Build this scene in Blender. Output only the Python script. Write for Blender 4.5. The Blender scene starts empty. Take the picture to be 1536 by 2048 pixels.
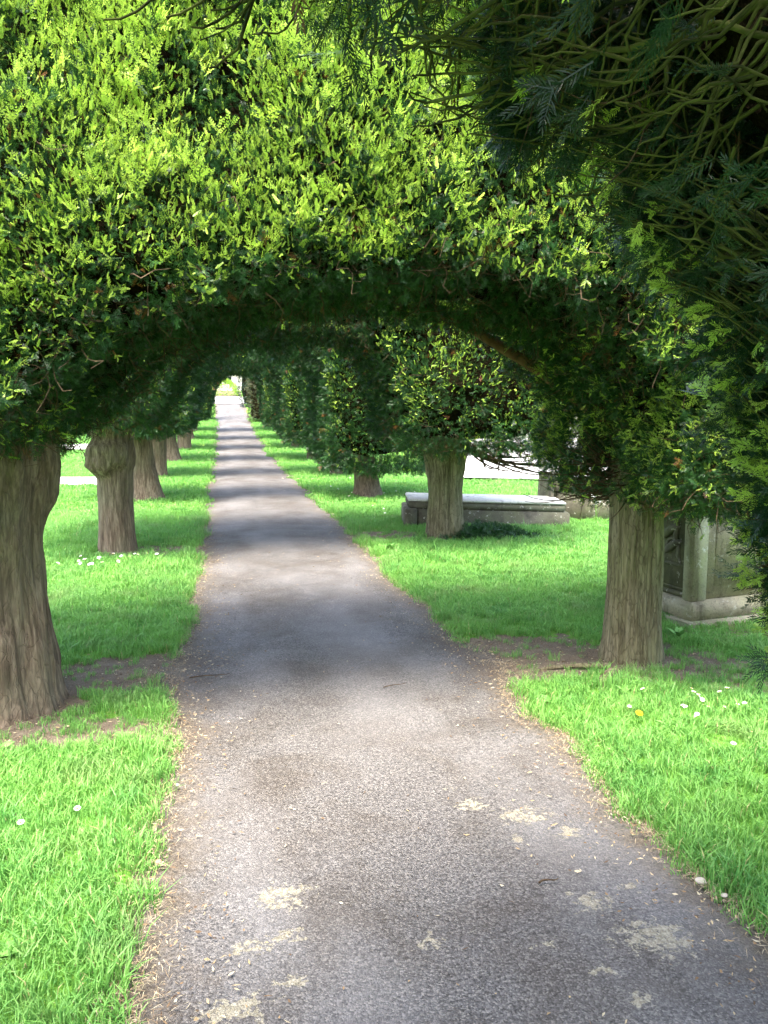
import bpy, math, random
import numpy as np
from mathutils import Vector, Matrix

random.seed(7)
RNG = np.random.default_rng(11)
S = bpy.context.scene
COL = S.collection

# ---------------------------------------------------------------- camera, sky, sun, exposure
cam_d = bpy.data.cameras.new("camera")
cam = bpy.data.objects.new("camera", cam_d); COL.objects.link(cam)
S.camera = cam
cam_d.sensor_fit = 'HORIZONTAL'; cam_d.sensor_width = 36.0
cam_d.lens = 36.0 * 1716 / 1536
cam_d.clip_start = 0.05; cam_d.clip_end = 2000
cam.location = (0, 0, 1.6)
cam.rotation_euler = (math.radians(90 - 7.11), 0, math.radians(-10.74))

SUN_EL, SUN_AZ = 66.0, 208.0          # azimuth from +Y clockwise towards +X: behind the camera, to the right
w = bpy.data.worlds.new("World"); S.world = w; w.use_nodes = True
nt = w.node_tree; bg = nt.nodes['Background']
sky = nt.nodes.new('ShaderNodeTexSky'); sky.sky_type = 'NISHITA'; sky.sun_disc = False
sky.sun_elevation = math.radians(SUN_EL); sky.sun_rotation = math.radians(SUN_AZ)
sky.air_density = 1.0; sky.dust_density = 4.0; sky.ozone_density = 1.0
nt.links.new(sky.outputs[0], bg.inputs[0]); bg.inputs[1].default_value = 0.15
sd = bpy.data.lights.new("sun", 'SUN'); sd.energy = 1.5; sd.angle = math.radians(20); sd.color = (1, .95, .86)
so = bpy.data.objects.new("sun", sd); COL.objects.link(so)
a, e = math.radians(SUN_AZ), math.radians(SUN_EL)
so.rotation_euler = Vector((math.sin(a) * math.cos(e), math.cos(a) * math.cos(e), math.sin(e))).to_track_quat('Z', 'Y').to_euler()
S.view_settings.view_transform = 'Standard'; S.view_settings.look = 'None'
S.view_settings.exposure = 2.9; S.view_settings.gamma = 1
S.render.engine = 'CYCLES'
S.cycles.max_bounces = 7; S.cycles.diffuse_bounces = 4; S.cycles.transmission_bounces = 4
S.cycles.glossy_bounces = 2; S.cycles.use_denoising = True

# ---------------------------------------------------------------- helpers
def hash3(i, j, k):
    n = (i.astype(np.int64) * 73856093) ^ (j.astype(np.int64) * 19349663) ^ (k.astype(np.int64) * 83492791)
    n = (n ^ (n >> 13)) * 1274126177
    return ((n ^ (n >> 16)) & 0xffff) / 65535.0
def vnoise(p):
    p = np.asarray(p, float); i = np.floor(p).astype(np.int64); f = p - i; f = f * f * (3 - 2 * f)
    r = 0
    for a_ in (0, 1):
        for b_ in (0, 1):
            for c_ in (0, 1):
                wt = (f[:, 0] if a_ else 1 - f[:, 0]) * (f[:, 1] if b_ else 1 - f[:, 1]) * (f[:, 2] if c_ else 1 - f[:, 2])
                r = r + wt * hash3(i[:, 0] + a_, i[:, 1] + b_, i[:, 2] + c_)
    return r
def fbm(p, n=4):
    r = 0; a_ = .5
    for _ in range(n):
        r = r + a_ * vnoise(p); p = p * 2.03 + 17.3; a_ *= .5
    return r
def tz(Y):
    return 0.0011 * np.maximum(0, Y - 20) ** 2
def sstep(a_, b_, x):
    t = np.clip((x - a_) / (b_ - a_), 0, 1); return t * t * (3 - 2 * t)

def tag(o, label=None, cat=None, group=None, kind=None):
    if label: o['label'] = label
    if cat: o['category'] = cat
    if group: o['group'] = group
    if kind: o['kind'] = kind
    return o
def link(name, me, parent=None):
    o = bpy.data.objects.new(name, me); COL.objects.link(o)
    if parent: o.parent = parent
    return o
def empty(name, loc, rz=0):
    o = bpy.data.objects.new(name, None); COL.objects.link(o)
    o.location = loc; o.rotation_euler = (0, 0, rz); o.empty_display_size = .2; return o
def mesh_np(name, V, F, mats, smooth=False, fm=None, attrs=None):
    """V (n,3); F list of arrays (m,k) of one k each"""
    me = bpy.data.meshes.new(name)
    F = F if isinstance(F, list) else [F]
    F = [np.asarray(f, np.int32) for f in F if len(f)]
    V = np.asarray(V, np.float32)
    me.vertices.add(len(V)); me.vertices.foreach_set('co', V.ravel())
    loops = np.concatenate([f.ravel() for f in F]); tot = np.concatenate([np.full(len(f), f.shape[1], np.int32) for f in F])
    st = np.concatenate([[0], np.cumsum(tot)[:-1]]).astype(np.int32)
    me.loops.add(len(loops)); me.loops.foreach_set('vertex_index', loops)
    me.polygons.add(len(tot)); me.polygons.foreach_set('loop_start', st)
    for m in mats: me.materials.append(m)
    if fm is not None: me.polygons.foreach_set('material_index', np.asarray(fm, np.int32))
    me.update(calc_edges=True)
    me.polygons.foreach_set('use_smooth', np.full(len(tot), smooth))
    for k, v in (attrs or {}).items():
        at = me.attributes.new(k, 'FLOAT', 'POINT'); at.data.foreach_set('value', np.asarray(v, np.float32))
    return me

# ---------------------------------------------------------------- materials
def mat(name):
    m = bpy.data.materials.new(name); m.use_nodes = True
    nt = m.node_tree; b = nt.nodes['Principled BSDF']; return m, nt, b
def N(nt, t, **kw):
    n = nt.nodes.new(t)
    for k, v in kw.items():
        if k in n.inputs: n.inputs[k].default_value = v
        else: setattr(n, k, v)
    return n
def L(nt, a_, b_): nt.links.new(a_, b_)
def ramp(nt, fac, stops, interp='LINEAR'):
    r = nt.nodes.new('ShaderNodeValToRGB'); r.color_ramp.interpolation = interp
    el = r.color_ramp.elements
    while len(el) < len(stops): el.new(.5)
    for q, (p, c) in zip(el, stops): q.position = p; q.color = (*c, 1)
    if fac is not None: L(nt, fac, r.inputs[0])
    return r.outputs[0]
def mixc(nt, fac, a_, b_, mode='MIX'):
    m = nt.nodes.new('ShaderNodeMix'); m.data_type = 'RGBA'; m.blend_type = mode
    for s, v in ((m.inputs[0], fac), (m.inputs[6], a_), (m.inputs[7], b_)):
        if isinstance(v, bpy.types.NodeSocket): L(nt, v, s)
        elif isinstance(v, tuple): s.default_value = (*v, 1)
        else: s.default_value = v
    return m.outputs[2]
def math_(nt, op, a_, b_=None, c_=None, clamp=False):
    m = nt.nodes.new('ShaderNodeMath'); m.operation = op; m.use_clamp = clamp
    for s, v in zip(m.inputs, (a_, b_, c_)):
        if v is None: continue
        if isinstance(v, bpy.types.NodeSocket): L(nt, v, s)
        else: s.default_value = v
    return m.outputs[0]
def pos(nt, scale=(1, 1, 1), obj=False):
    mp = nt.nodes.new('ShaderNodeMapping'); mp.inputs['Scale'].default_value = scale
    if obj: L(nt, nt.nodes.new('ShaderNodeTexCoord').outputs['Object'], mp.inputs[0])
    else: L(nt, nt.nodes.new('ShaderNodeNewGeometry').outputs['Position'], mp.inputs[0])
    return mp.outputs[0]
def noise(nt, v, scale, detail=4, rough=.5, dist=0):
    n = N(nt, 'ShaderNodeTexNoise'); n.inputs['Scale'].default_value = scale; n.inputs['Detail'].default_value = detail
    n.inputs['Roughness'].default_value = rough; n.inputs['Distortion'].default_value = dist
    L(nt, v, n.inputs['Vector']); return n.outputs['Fac']
def attr(nt, name):
    n = nt.nodes.new('ShaderNodeAttribute'); n.attribute_name = name; return n.outputs['Fac']
def bump(nt, b, h, strength, dist=.01):
    n = nt.nodes.new('ShaderNodeBump'); n.inputs['Strength'].default_value = strength; n.inputs['Distance'].default_value = dist
    L(nt, h, n.inputs['Height']); L(nt, n.outputs[0], b.inputs['Normal'])

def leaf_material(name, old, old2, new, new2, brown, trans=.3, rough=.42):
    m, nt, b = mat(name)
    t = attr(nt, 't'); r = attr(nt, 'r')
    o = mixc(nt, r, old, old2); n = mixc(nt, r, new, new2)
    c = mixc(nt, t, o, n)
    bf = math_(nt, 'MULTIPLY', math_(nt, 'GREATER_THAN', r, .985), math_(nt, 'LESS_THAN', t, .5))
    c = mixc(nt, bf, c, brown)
    L(nt, c, b.inputs['Base Color']); b.inputs['Roughness'].default_value = rough
    b.inputs['Specular IOR Level'].default_value = .35
    tr = nt.nodes.new('ShaderNodeBsdfTranslucent'); L(nt, mixc(nt, .5, c, (.35, .55, .02), 'MIX') if False else c, tr.inputs[0])
    mx = nt.nodes.new('ShaderNodeMixShader'); mx.inputs[0].default_value = trans
    L(nt, b.outputs[0], mx.inputs[1]); L(nt, tr.outputs[0], mx.inputs[2])
    L(nt, mx.outputs[0], nt.nodes['Material Output'].inputs[0])
    return m
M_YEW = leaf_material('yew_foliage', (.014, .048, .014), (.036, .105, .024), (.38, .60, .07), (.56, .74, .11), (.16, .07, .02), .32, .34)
M_YEW_NEAR = leaf_material('yew_foliage_near_shaded', (.009, .032, .011), (.02, .062, .02), (.34, .54, .07), (.52, .68, .11), (.10, .05, .02), .25, .3)  # darker copy of the yew foliage, shade under the nearest arch put into the colour
M_YEW_OLD = leaf_material('yew_foliage_olive', (.03, .05, .02), (.08, .085, .03), (.16, .24, .05), (.22, .3, .06), (.12, .07, .03), .2)
M_YEW_DARK = leaf_material('yew_foliage_bluish', (.008, .03, .016), (.015, .05, .022), (.03, .09, .03), (.04, .12, .04), (.05, .03, .02), .2)
M_BUSH = leaf_material('bush_foliage', (.12, .25, .03), (.2, .35, .04), (.3, .5, .05), (.45, .6, .06), (.3, .3, .05), .3)

def simple(name, col, rough=.9):
    m, nt, b = mat(name); b.inputs['Base Color'].default_value = (*col, 1); b.inputs['Roughness'].default_value = rough
    b.inputs['Specular IOR Level'].default_value = .2; return m
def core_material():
    m, nt, b = mat('shaded_inner_mass')  # twig brown taken near black: the crown's inner shade put into the hull's colour
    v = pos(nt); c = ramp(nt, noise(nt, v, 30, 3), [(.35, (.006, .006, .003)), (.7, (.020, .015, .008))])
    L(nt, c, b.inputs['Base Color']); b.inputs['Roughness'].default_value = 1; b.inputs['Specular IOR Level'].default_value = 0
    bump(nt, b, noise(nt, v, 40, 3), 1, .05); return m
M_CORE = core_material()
def twig_material(name, c1, c2, sc=40):
    m, nt, b = mat(name)
    c = ramp(nt, noise(nt, pos(nt), sc, 4), [(.35, c1), (.65, c2)])
    L(nt, c, b.inputs['Base Color']); b.inputs['Roughness'].default_value = .95; b.inputs['Specular IOR Level'].default_value = .15
    bump(nt, b, noise(nt, pos(nt), 120, 3), .6, .004); return m
M_TWIG = twig_material('bare_twig_bark', (.035, .024, .014), (.11, .075, .045))
M_MOSS = twig_material('mossy_branch_bark', (.018, .022, .008), (.10, .115, .03), 14)
M_LIMB = twig_material('limb_bark', (.09, .045, .022), (.16, .10, .045), 9)

def bark_material(name, dark, mid, light, green, zs=.10, crk=.12):
    m, nt, b = mat(name)
    v = pos(nt, (1, 1, zs), obj=True); v1 = pos(nt, (1, 1, 1), obj=True)
    n1 = noise(nt, v, 26, 6, .65, .6); n2 = noise(nt, v, 75, 4, .6, .3); n3 = noise(nt, v1, 3.2, 4)
    wv = N(nt, 'ShaderNodeTexVoronoi'); wv.feature = 'DISTANCE_TO_EDGE'; wv.inputs['Scale'].default_value = 30
    vv = nt.nodes.new('ShaderNodeVectorMath'); vv.operation = 'MULTIPLY_ADD'
    nn = N(nt, 'ShaderNodeTexNoise'); nn.inputs['Scale'].default_value = 9; L(nt, v1, nn.inputs['Vector'])
    L(nt, nn.outputs['Color'], vv.inputs[0]); vv.inputs[1].default_value = (.06, .06, .06); L(nt, v, vv.inputs[2])
    L(nt, vv.outputs[0], wv.inputs['Vector'])
    crack = ramp(nt, wv.outputs['Distance'], [(0, (0, 0, 0)), (.07, (1, 1, 1))])
    base = ramp(nt, n1, [(.3, dark), (.5, mid), (.72, light)])
    base = mixc(nt, ramp(nt, n3, [(.42, (0, 0, 0)), (.7, (.75, .75, .75))]), base, green)
    base = mixc(nt, ramp(nt, n2, [(.4, (.45, .45, .45)), (.6, (0, 0, 0))]), base, dark)
    base = mixc(nt, math_(nt, 'MULTIPLY', math_(nt, 'SUBTRACT', 1, crack), crk), base, dark)  # crevice shade put into the colour along the fissures
    L(nt, base, b.inputs['Base Color']); b.inputs['Roughness'].default_value = .95; b.inputs['Specular IOR Level'].default_value = .15
    h = math_(nt, 'ADD', math_(nt, 'MULTIPLY', n1, .8), math_(nt, 'ADD', math_(nt, 'MULTIPLY', n2, .35), math_(nt, 'MULTIPLY', crack, .3)))
    bump(nt, b, h, .9, .012); return m
M_BARK_L = bark_material('weathered_red_bark', (.05, .036, .025), (.18, .13, .09), (.32, .25, .18), (.19, .17, .11))
M_BARK_R = bark_material('fluted_olive_bark', (.045, .037, .02), (.19, .165, .10), (.33, .29, .19), (.19, .19, .09), .09, .5)

# ---------------------------------------------------------------- ground, lawn and path
XL, XR = -.28, 1.58
def soil_mask(x, y):
    """0..1 where the turf is worn to bare earth under the yews and along the path"""
    p = np.stack([x * 1.4, y * 1.4, np.zeros_like(x)], 1)
    n = fbm(p, 3) - .47; n2 = fbm(p * 4 + 9, 3) - .47
    s = np.zeros_like(x)
    def blob(cx, cy, rx, ry, k=1.0, rot=0):
        c, sn = math.cos(rot), math.sin(rot)
        u = ((x - cx) * c + (y - cy) * sn) / rx; v = (-(x - cx) * sn + (y - cy) * c) / ry
        d = np.sqrt(u * u + v * v) + n * .8 + n2 * .5
        return k * .85 * (1 - sstep(.5, 1.1, d))
    for b_ in ((1.95, 5.0, .62, .62, 1.15), (2.65, 4.75, .75, .55, .8), (-.55, 5.15, .75, .45, 1.12), (-.75, 4.2, .75, .22, .9), (-1.2, 4.6, .55, .42),
               (-.75, 9.5, .55, .5, .8), (1.95, 10.1, .55, .5, .9), (2.6, 9.9, .5, .5, .7), (3.75, 9.7, .5, .25, .8), (3.1, 4.2, .5, .3, .6),
               (4.9, 9.6, .6, .3, .5), (-1.2, 15, .45, .5, .6), (2.5, 14.4, .35, .35, .8), (3.5, 5.4, .8, .35, .55), (6.0, 14.6, 1.4, .35, .4)):
        s = np.maximum(s, blob(*b_))
    return s
def edge_wobble(y, side):
    p = np.stack([y * 1.7, np.full_like(y, side * 5.0), np.zeros_like(y)], 1)
    return .22 * (fbm(p, 4) - .47) + (.10 * np.exp(-((y - (5.1 if side == 1 else 5.0)) / .5) ** 2)) * (-1 if side == 1 else 1)
def xl_edge(y): return XL + edge_wobble(y, 1) + .03
def xr_edge(y): return XR + edge_wobble(y, 2) - .03
def off_path(x, y):
    """signed distance outside the path edge (positive on the lawn)"""
    return np.maximum(xl_edge(y) - x, x - xr_edge(y))
def ground_z(x, y):
    d = off_path(x, y)
    p = np.stack([x, y, np.zeros_like(x)], 1)
    z = tz(y) + .05 * (fbm(p * .8, 3) - .47) * sstep(0, 1, d) + .028 * sstep(0, .1, d) - .03 * (1 - sstep(-.1, .02, d))
    so_ = soil_mask(x, y)
    return z + (fbm(p * 7, 3) - .47) * .03 * sstep(-.05, .1, d) - .02 * so_ * sstep(0, .1, d)

def axis(fine0, fine1, step, far0, far1, g=1.12):
    a_ = list(np.arange(fine0, fine1, step)); s = step; x = a_[-1]
    while x < far1: s *= g; x += s; a_.append(x)
    s = step; x = a_[0]; pre = []
    while x > far0: s *= g; x -= s; pre.append(x)
    return np.array(pre[::-1] + a_)
gx = axis(-2.6, 4.2, .03, -420, 420); gy = axis(1.2, 12, .035, -300, 700, 1.06)
X, Y = np.meshgrid(gx, gy); xf, yf = X.ravel(), Y.ravel()
zf = ground_z(xf, np.clip(yf, -50, 110))
V = np.stack([xf, yf, zf], 1)
nx, ny = len(gx), len(gy)
idx = np.arange(nx * ny).reshape(ny, nx)
F = np.stack([idx[:-1, :-1], idx[:-1, 1:], idx[1:, 1:], idx[1:, :-1]], -1).reshape(-1, 4)
d_ = off_path(xf, yf)
soil_v = np.maximum(soil_mask(xf, yf), 1 - sstep(.0, .09, d_))

def lawn_material():
    m, nt, b = mat('lawn_turf')
    v = pos(nt)
    s = attr(nt, 'soil')
    g = ramp(nt, noise(nt, v, 2.2, 4), [(.3, (.075, .21, .022)), (.7, (.14, .31, .04))])
    g2 = ramp(nt, noise(nt, v, 60, 3), [(.3, (.05, .15, .015)), (.7, (.18, .36, .06))])
    g = mixc(nt, .5, g, g2)
    dry = ramp(nt, noise(nt, v, .5, 4), [(.52, (0, 0, 0)), (.72, (.5, .5, .5))])
    g = mixc(nt, dry, g, (.24, .32, .07))
    e1 = ramp(nt, noise(nt, v, 9, 6, .7), [(.3, (.08, .065, .048)), (.55, (.18, .15, .11)), (.75, (.34, .29, .21))])
    e2 = ramp(nt, noise(nt, v, 130, 3), [(.35, (.09, .065, .045)), (.7, (.34, .27, .19))])
    e_ = mixc(nt, .5, e1, e2)
    sm = math_(nt, 'ADD', s, math_(nt, 'MULTIPLY', math_(nt, 'SUBTRACT', noise(nt, v, 25, 4), .5), .9))
    fac = ramp(nt, sm, [(.38, (0, 0, 0)), (.55, (1, 1, 1))])
    L(nt, mixc(nt, fac, g, e_), b.inputs['Base Color']); b.inputs['Roughness'].default_value = .95; b.inputs['Specular IOR Level'].default_value = .1
    bump(nt, b, noise(nt, v, 90, 5, .7), .8, .02)
    return m
me = mesh_np('ground', V, F, [lawn_material()], True, attrs={'soil': soil_v})
ground = tag(link('ground', me), kind='structure')

def path_material():
    m, nt, b = mat('worn_asphalt')
    v = pos(nt)
    ed = attr(nt, 'edge')                                    # 0 in the middle, 1 at the turf
    v2 = N(nt, 'ShaderNodeTexVoronoi'); v2.inputs['Scale'].default_value = 175; L(nt, v, v2.inputs['Vector'])
    chip = nt.nodes.new('ShaderNodeSeparateColor'); L(nt, v2.outputs['Color'], chip.inputs[0])
    agg = ramp(nt, chip.outputs[0], [(0, (.03, .027, .025)), (.4, (.11, .104, .10)), (.75, (.24, .23, .225)), (.95, (.44, .42, .39))])
    tar = ramp(nt, noise(nt, v, 75, 4, .7), [(.38, (.035, .03, .028)), (.58, (.25, .24, .24))])
    c = mixc(nt, .5, agg, tar)
    big = noise(nt, v, 2.3, 5, .6, .4)
    c = mixc(nt, ramp(nt, big, [(.44, (0, 0, 0)), (.62, (.7, .7, .7))]), c, mixc(nt, .35, (.085, .066, .048), agg))     # damp mossy film
    b2 = noise(nt, pos(nt, (1, .35, 1)), 1.6, 4, .5)
    c = mixc(nt, ramp(nt, b2, [(.45, (0, 0, 0)), (.65, (.6, .6, .6))]), c, mixc(nt, .5, c, (.42, .42, .44)))
    # cream lichen patches
    lm = noise(nt, v, 30, 9, .7, .4); lg = noise(nt, v, 4, 3)
    lich = math_(nt, 'ADD', lm, math_(nt, 'MULTIPLY', lg, .0))
    lich = math_(nt, 'ADD', lich, math_(nt, 'MULTIPLY', ramp(nt, noise(nt, v, 1.1, 3), [(.45, (0, 0, 0)), (.7, (1, 1, 1))]), .05))
    le = math_(nt, 'ADD', lich, math_(nt, 'MULTIPLY', attr(nt, 'lichen'), .225))
    c = mixc(nt, ramp(nt, le, [(.685, (0, 0, 0)), (.715, (.9, .9, .9))]), c, mixc(nt, .45, ramp(nt, noise(nt, v, 70, 4, .7), [(.32, (.25, .22, .15)), (.5, (.62, .57, .40)), (.7, (.85, .8, .62))]), agg))
    # needle litter and earth creeping in from the turf
    lit = ramp(nt, noise(nt, v, 85, 4, .75), [(.3, (.06, .045, .034)), (.5, (.17, .135, .10)), (.72, (.34, .29, .21))])
    em = math_(nt, 'ADD', ed, math_(nt, 'MULTIPLY', math_(nt, 'SUBTRACT', noise(nt, v, 7, 6, .7), .5), 1.3))
    c = mixc(nt, ramp(nt, em, [(.35, (0, 0, 0)), (.95, (.9, .9, .9))]), c, lit)
    c = mixc(nt, 1.0, c, (.62, .60, .565), 'MULTIPLY'); L(nt, c, b.inputs['Base Color'])
    rr = ramp(nt, noise(nt, v, 3, 4), [(.35, (.55, .55, .55)), (.65, (.85, .85, .85))]); L(nt, rr, b.inputs['Roughness'])
    b.inputs['Specular IOR Level'].default_value = .35
    h = math_(nt, 'ADD', math_(nt, 'MULTIPLY', math_(nt, 'SUBTRACT', 1, v2.outputs['Distance']), .7), math_(nt, 'MULTIPLY', noise(nt, v, 45, 4, .7), .9))
    bump(nt, b, h, .75, .006)
    return m
py = axis(1.0, 12, .035, -8, 62, 1.03); pu = np.linspace(0, 1, 64)
PY, PU = np.meshgrid(py, pu, indexing='ij')
yy = PY.ravel(); uu = PU.ravel()
x0 = xl_edge(yy) - .06; x1 = xr_edge(yy) + .06
xx = x0 + (x1 - x0) * uu
pz = tz(yy) + .004 + .022 * (1 - (2 * uu - 1) ** 2) + .006 * (fbm(np.stack([xx * 3, yy * 3, yy * 0], 1), 3) - .47)
edge = np.clip(1 - np.minimum(xx - x0, x1 - xx) / .42, 0, 1)
soil_in = soil_mask(np.where(xx > .65, xx + .25, xx - .25), yy); edge = np.maximum(edge, .0) + .35 * soil_in * edge
LICH = [(.16, 2.62, .12), (.58, 2.29, .07), (1.13, 2.40, .10), (1.24, 2.2, .15), (1.11, 3.01, .12), (1.03, 2.83, .05), (.4, 3.42, .04), (.89, 3.28, .05),
        (.05, 2.37, .07), (.0, 2.11, .12), (1.06, 1.95, .06), (.15, 2.41, .07), (.9, 2.22, .05), (1.02, 2.08, .05), (.95, 3.12, .08), (1.25, 2.85, .06), (.15, 2.2, .06), (1.3, 2.45, .06)]
lv = np.zeros_like(xx)
for (a_, b_, r_) in LICH: lv = np.maximum(lv, 1 - sstep(.2, 1.9, np.hypot(xx - a_, (yy - b_) * 1.3) / (r_ * .78)))
n0, n1 = PY.shape; idx = np.arange(n0 * n1).reshape(n0, n1)
F = np.stack([idx[:-1, :-1], idx[:-1, 1:], idx[1:, 1:], idx[1:, :-1]], -1).reshape(-1, 4)
path = link('path', mesh_np('path', np.stack([xx, yy, pz], 1), F, [path_material()], True, attrs={'edge': edge, 'lichen': lv}))
tag(path, kind='structure')

# pale cross paths beyond the avenue
def pale_path_material():
    m, nt, b = mat('pale_stone_paving')
    c = ramp(nt, noise(nt, pos(nt), 3, 5), [(.3, (.42, .40, .37)), (.7, (.58, .56, .52))])
    L(nt, c, b.inputs['Base Color']); b.inputs['Roughness'].default_value = .9; return m
M_PALE = pale_path_material()
def sheet(name, poly, dz=.05):
    V = [(x, y, float(tz(np.float64(y))) + dz) for x, y in poly]
    me = bpy.data.meshes.new(name); me.from_pydata(V, [], [list(range(len(V)))]); me.materials.append(M_PALE)
    return tag(link(name, me), kind='structure')
sheet('side_path', [(-2.2, 17.5), (-2.5, 19.4), (-30, 24), (-30, 20.5)])
sheet('side_path', [(-3, 28.6), (-3, 31), (-30, 35), (-30, 31.5)], .12)
sheet('road', [(4.9, 17.3), (6.8, 16.4), (34, 12), (34, 33), (8.5, 33), (6.2, 27.0)], .10)
sheet('road', [(-14, 58.5), (16, 58.5), (16, 64), (-14, 64)], .06)

# ---------------------------------------------------------------- grass: one carpet of tufts (stuff)
def grass_blade_material():
    m, nt, b = mat('grass_blade')
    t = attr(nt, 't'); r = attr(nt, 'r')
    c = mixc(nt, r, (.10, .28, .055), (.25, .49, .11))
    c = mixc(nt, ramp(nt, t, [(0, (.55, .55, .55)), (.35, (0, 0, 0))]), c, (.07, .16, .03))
    big = noise(nt, pos(nt), 1.6, 3)
    c = mixc(nt, ramp(nt, big, [(.42, (0, 0, 0)), (.62, (.45, .45, .45))]), c, (.21, .45, .08))
    c = mixc(nt, ramp(nt, noise(nt, pos(nt), 4, 3), [(.56, (0, 0, 0)), (.7, (.5, .5, .5))]), c, (.06, .23, .05))
    c = mixc(nt, ramp(nt, noise(nt, pos(nt), 2.7, 4), [(.55, (0, 0, 0)), (.68, (.55, .55, .55))]), c, (.22, .33, .11))
    c = mixc(nt, math_(nt, 'GREATER_THAN', r, .955), c, (.42, .38, .17))
    L(nt, c, b.inputs['Base Color']); b.inputs['Roughness'].default_value = .45; b.inputs['Specular IOR Level'].default_value = .3
    tr = nt.nodes.new('ShaderNodeBsdfTranslucent'); L(nt, c, tr.inputs[0])
    mx = nt.nodes.new('ShaderNodeMixShader'); mx.inputs[0].default_value = .35
    L(nt, b.outputs[0], mx.inputs[1]); L(nt, tr.outputs[0], mx.inputs[2]); L(nt, mx.outputs[0], nt.nodes['Material Output'].inputs[0])
    return m
M_GRASS = grass_blade_material()
def tuft(name, nb, rad, h0, h1, wd, rng):
    V = []; F3 = []; F4 = []; T = []; R = []
    for i in range(nb):
        a_ = rng.uniform(0, 6.283); q = rad * math.sqrt(rng.random()); bx, by = q * math.cos(a_), q * math.sin(a_)
        h = rng.uniform(h0, h1); d = rng.uniform(0, 6.283); le = rng.uniform(.15, .95) * h
        dx, dy = math.cos(d), math.sin(d); pa = d + 1.57 + rng.uniform(-.6, .6); wx, wy = math.cos(pa) * wd, math.sin(pa) * wd
        o = len(V); r = rng.random()
        for k, (f, z, ww) in enumerate(((0, -.01, .8), (.35, .6, 1), (1, 1, 0))):
            px, py_, pz_ = bx + dx * le * f, by + dy * le * f, h * (z if k < 2 else rng.uniform(.75, 1)) if k else -.012
            if ww:
                V += [(px - wx * ww, py_ - wy * ww, pz_), (px + wx * ww, py_ + wy * ww, pz_)]; T += [z if k else 0] * 2; R += [r] * 2
            else:
                V.append((px, py_, pz_)); T.append(1); R.append(r)
        F4.append((o, o + 1, o + 3, o + 2)); F3.append((o + 2, o + 3, o + 4))
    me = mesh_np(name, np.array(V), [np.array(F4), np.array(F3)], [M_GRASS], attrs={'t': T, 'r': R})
    return bpy.data.objects.new(name, me)
tc = bpy.data.collections.new('grass_tufts')
rg = np.random.default_rng(3)
for i in range(5): tc.objects.link(tuft('tuft_%d' % i, 30, .05, .025, .06, .0016, rg))        # 0-4 mown
for i in range(3): tc.objects.link(tuft('tuft_%d' % (5 + i), 26, .045, .05, .10, .0019, rg))   # 5-7 longer
for i in range(2): tc.objects.link(tuft('tuft_%d' % (8 + i), 34, .11, .035, .07, .0042, rg))   # 8-9 coarse, for far away
def gn_scatter(o, coll):
    g = bpy.data.node_groups.new('scatter', 'GeometryNodeTree')
    g.interface.new_socket('Geometry', in_out='INPUT', socket_type='NodeSocketGeometry')
    g.interface.new_socket('Geometry', in_out='OUTPUT', socket_type='NodeSocketGeometry')
    nn = g.nodes; gi = nn.new('NodeGroupInput'); go = nn.new('NodeGroupOutput')
    ip = nn.new('GeometryNodeInstanceOnPoints'); ci = nn.new('GeometryNodeCollectionInfo')
    ci.inputs['Collection'].default_value = coll; ci.inputs['Separate Children'].default_value = True; ci.inputs['Reset Children'].default_value = True
    ip.inputs['Pick Instance'].default_value = True
    def na(nm, ty):
        n = nn.new('GeometryNodeInputNamedAttribute'); n.data_type = ty; n.inputs['Name'].default_value = nm
        return [s for s in n.outputs if s.enabled and s.name == 'Attribute'][0]
    g.links.new(gi.outputs[0], ip.inputs['Points']); g.links.new(ci.outputs[0], ip.inputs['Instance'])
    g.links.new(na('idx', 'INT'), ip.inputs['Instance Index']); g.links.new(na('rot', 'FLOAT_VECTOR'), ip.inputs['Rotation'])
    g.links.new(na('scl', 'FLOAT_VECTOR'), ip.inputs['Scale'])
    g.links.new(ip.outputs[0], go.inputs[0])
    md = o.modifiers.new('scatter', 'NODES'); md.node_group = g
def points_obj(name, P, idx_, rot, scl, coll):
    me = bpy.data.meshes.new(name); me.vertices.add(len(P)); me.vertices.foreach_set('co', P.astype(np.float32).ravel())
    at = me.attributes.new('idx', 'INT', 'POINT'); at.data.foreach_set('value', idx_.astype(np.int32))
    for nm, a_ in (('rot', rot), ('scl', scl)):
        at = me.attributes.new(nm, 'FLOAT_VECTOR', 'POINT'); at.data.foreach_set('vector', a_.astype(np.float32).ravel())
    o = link(name, me); gn_scatter(o, coll); return o
PTS = []
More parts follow.
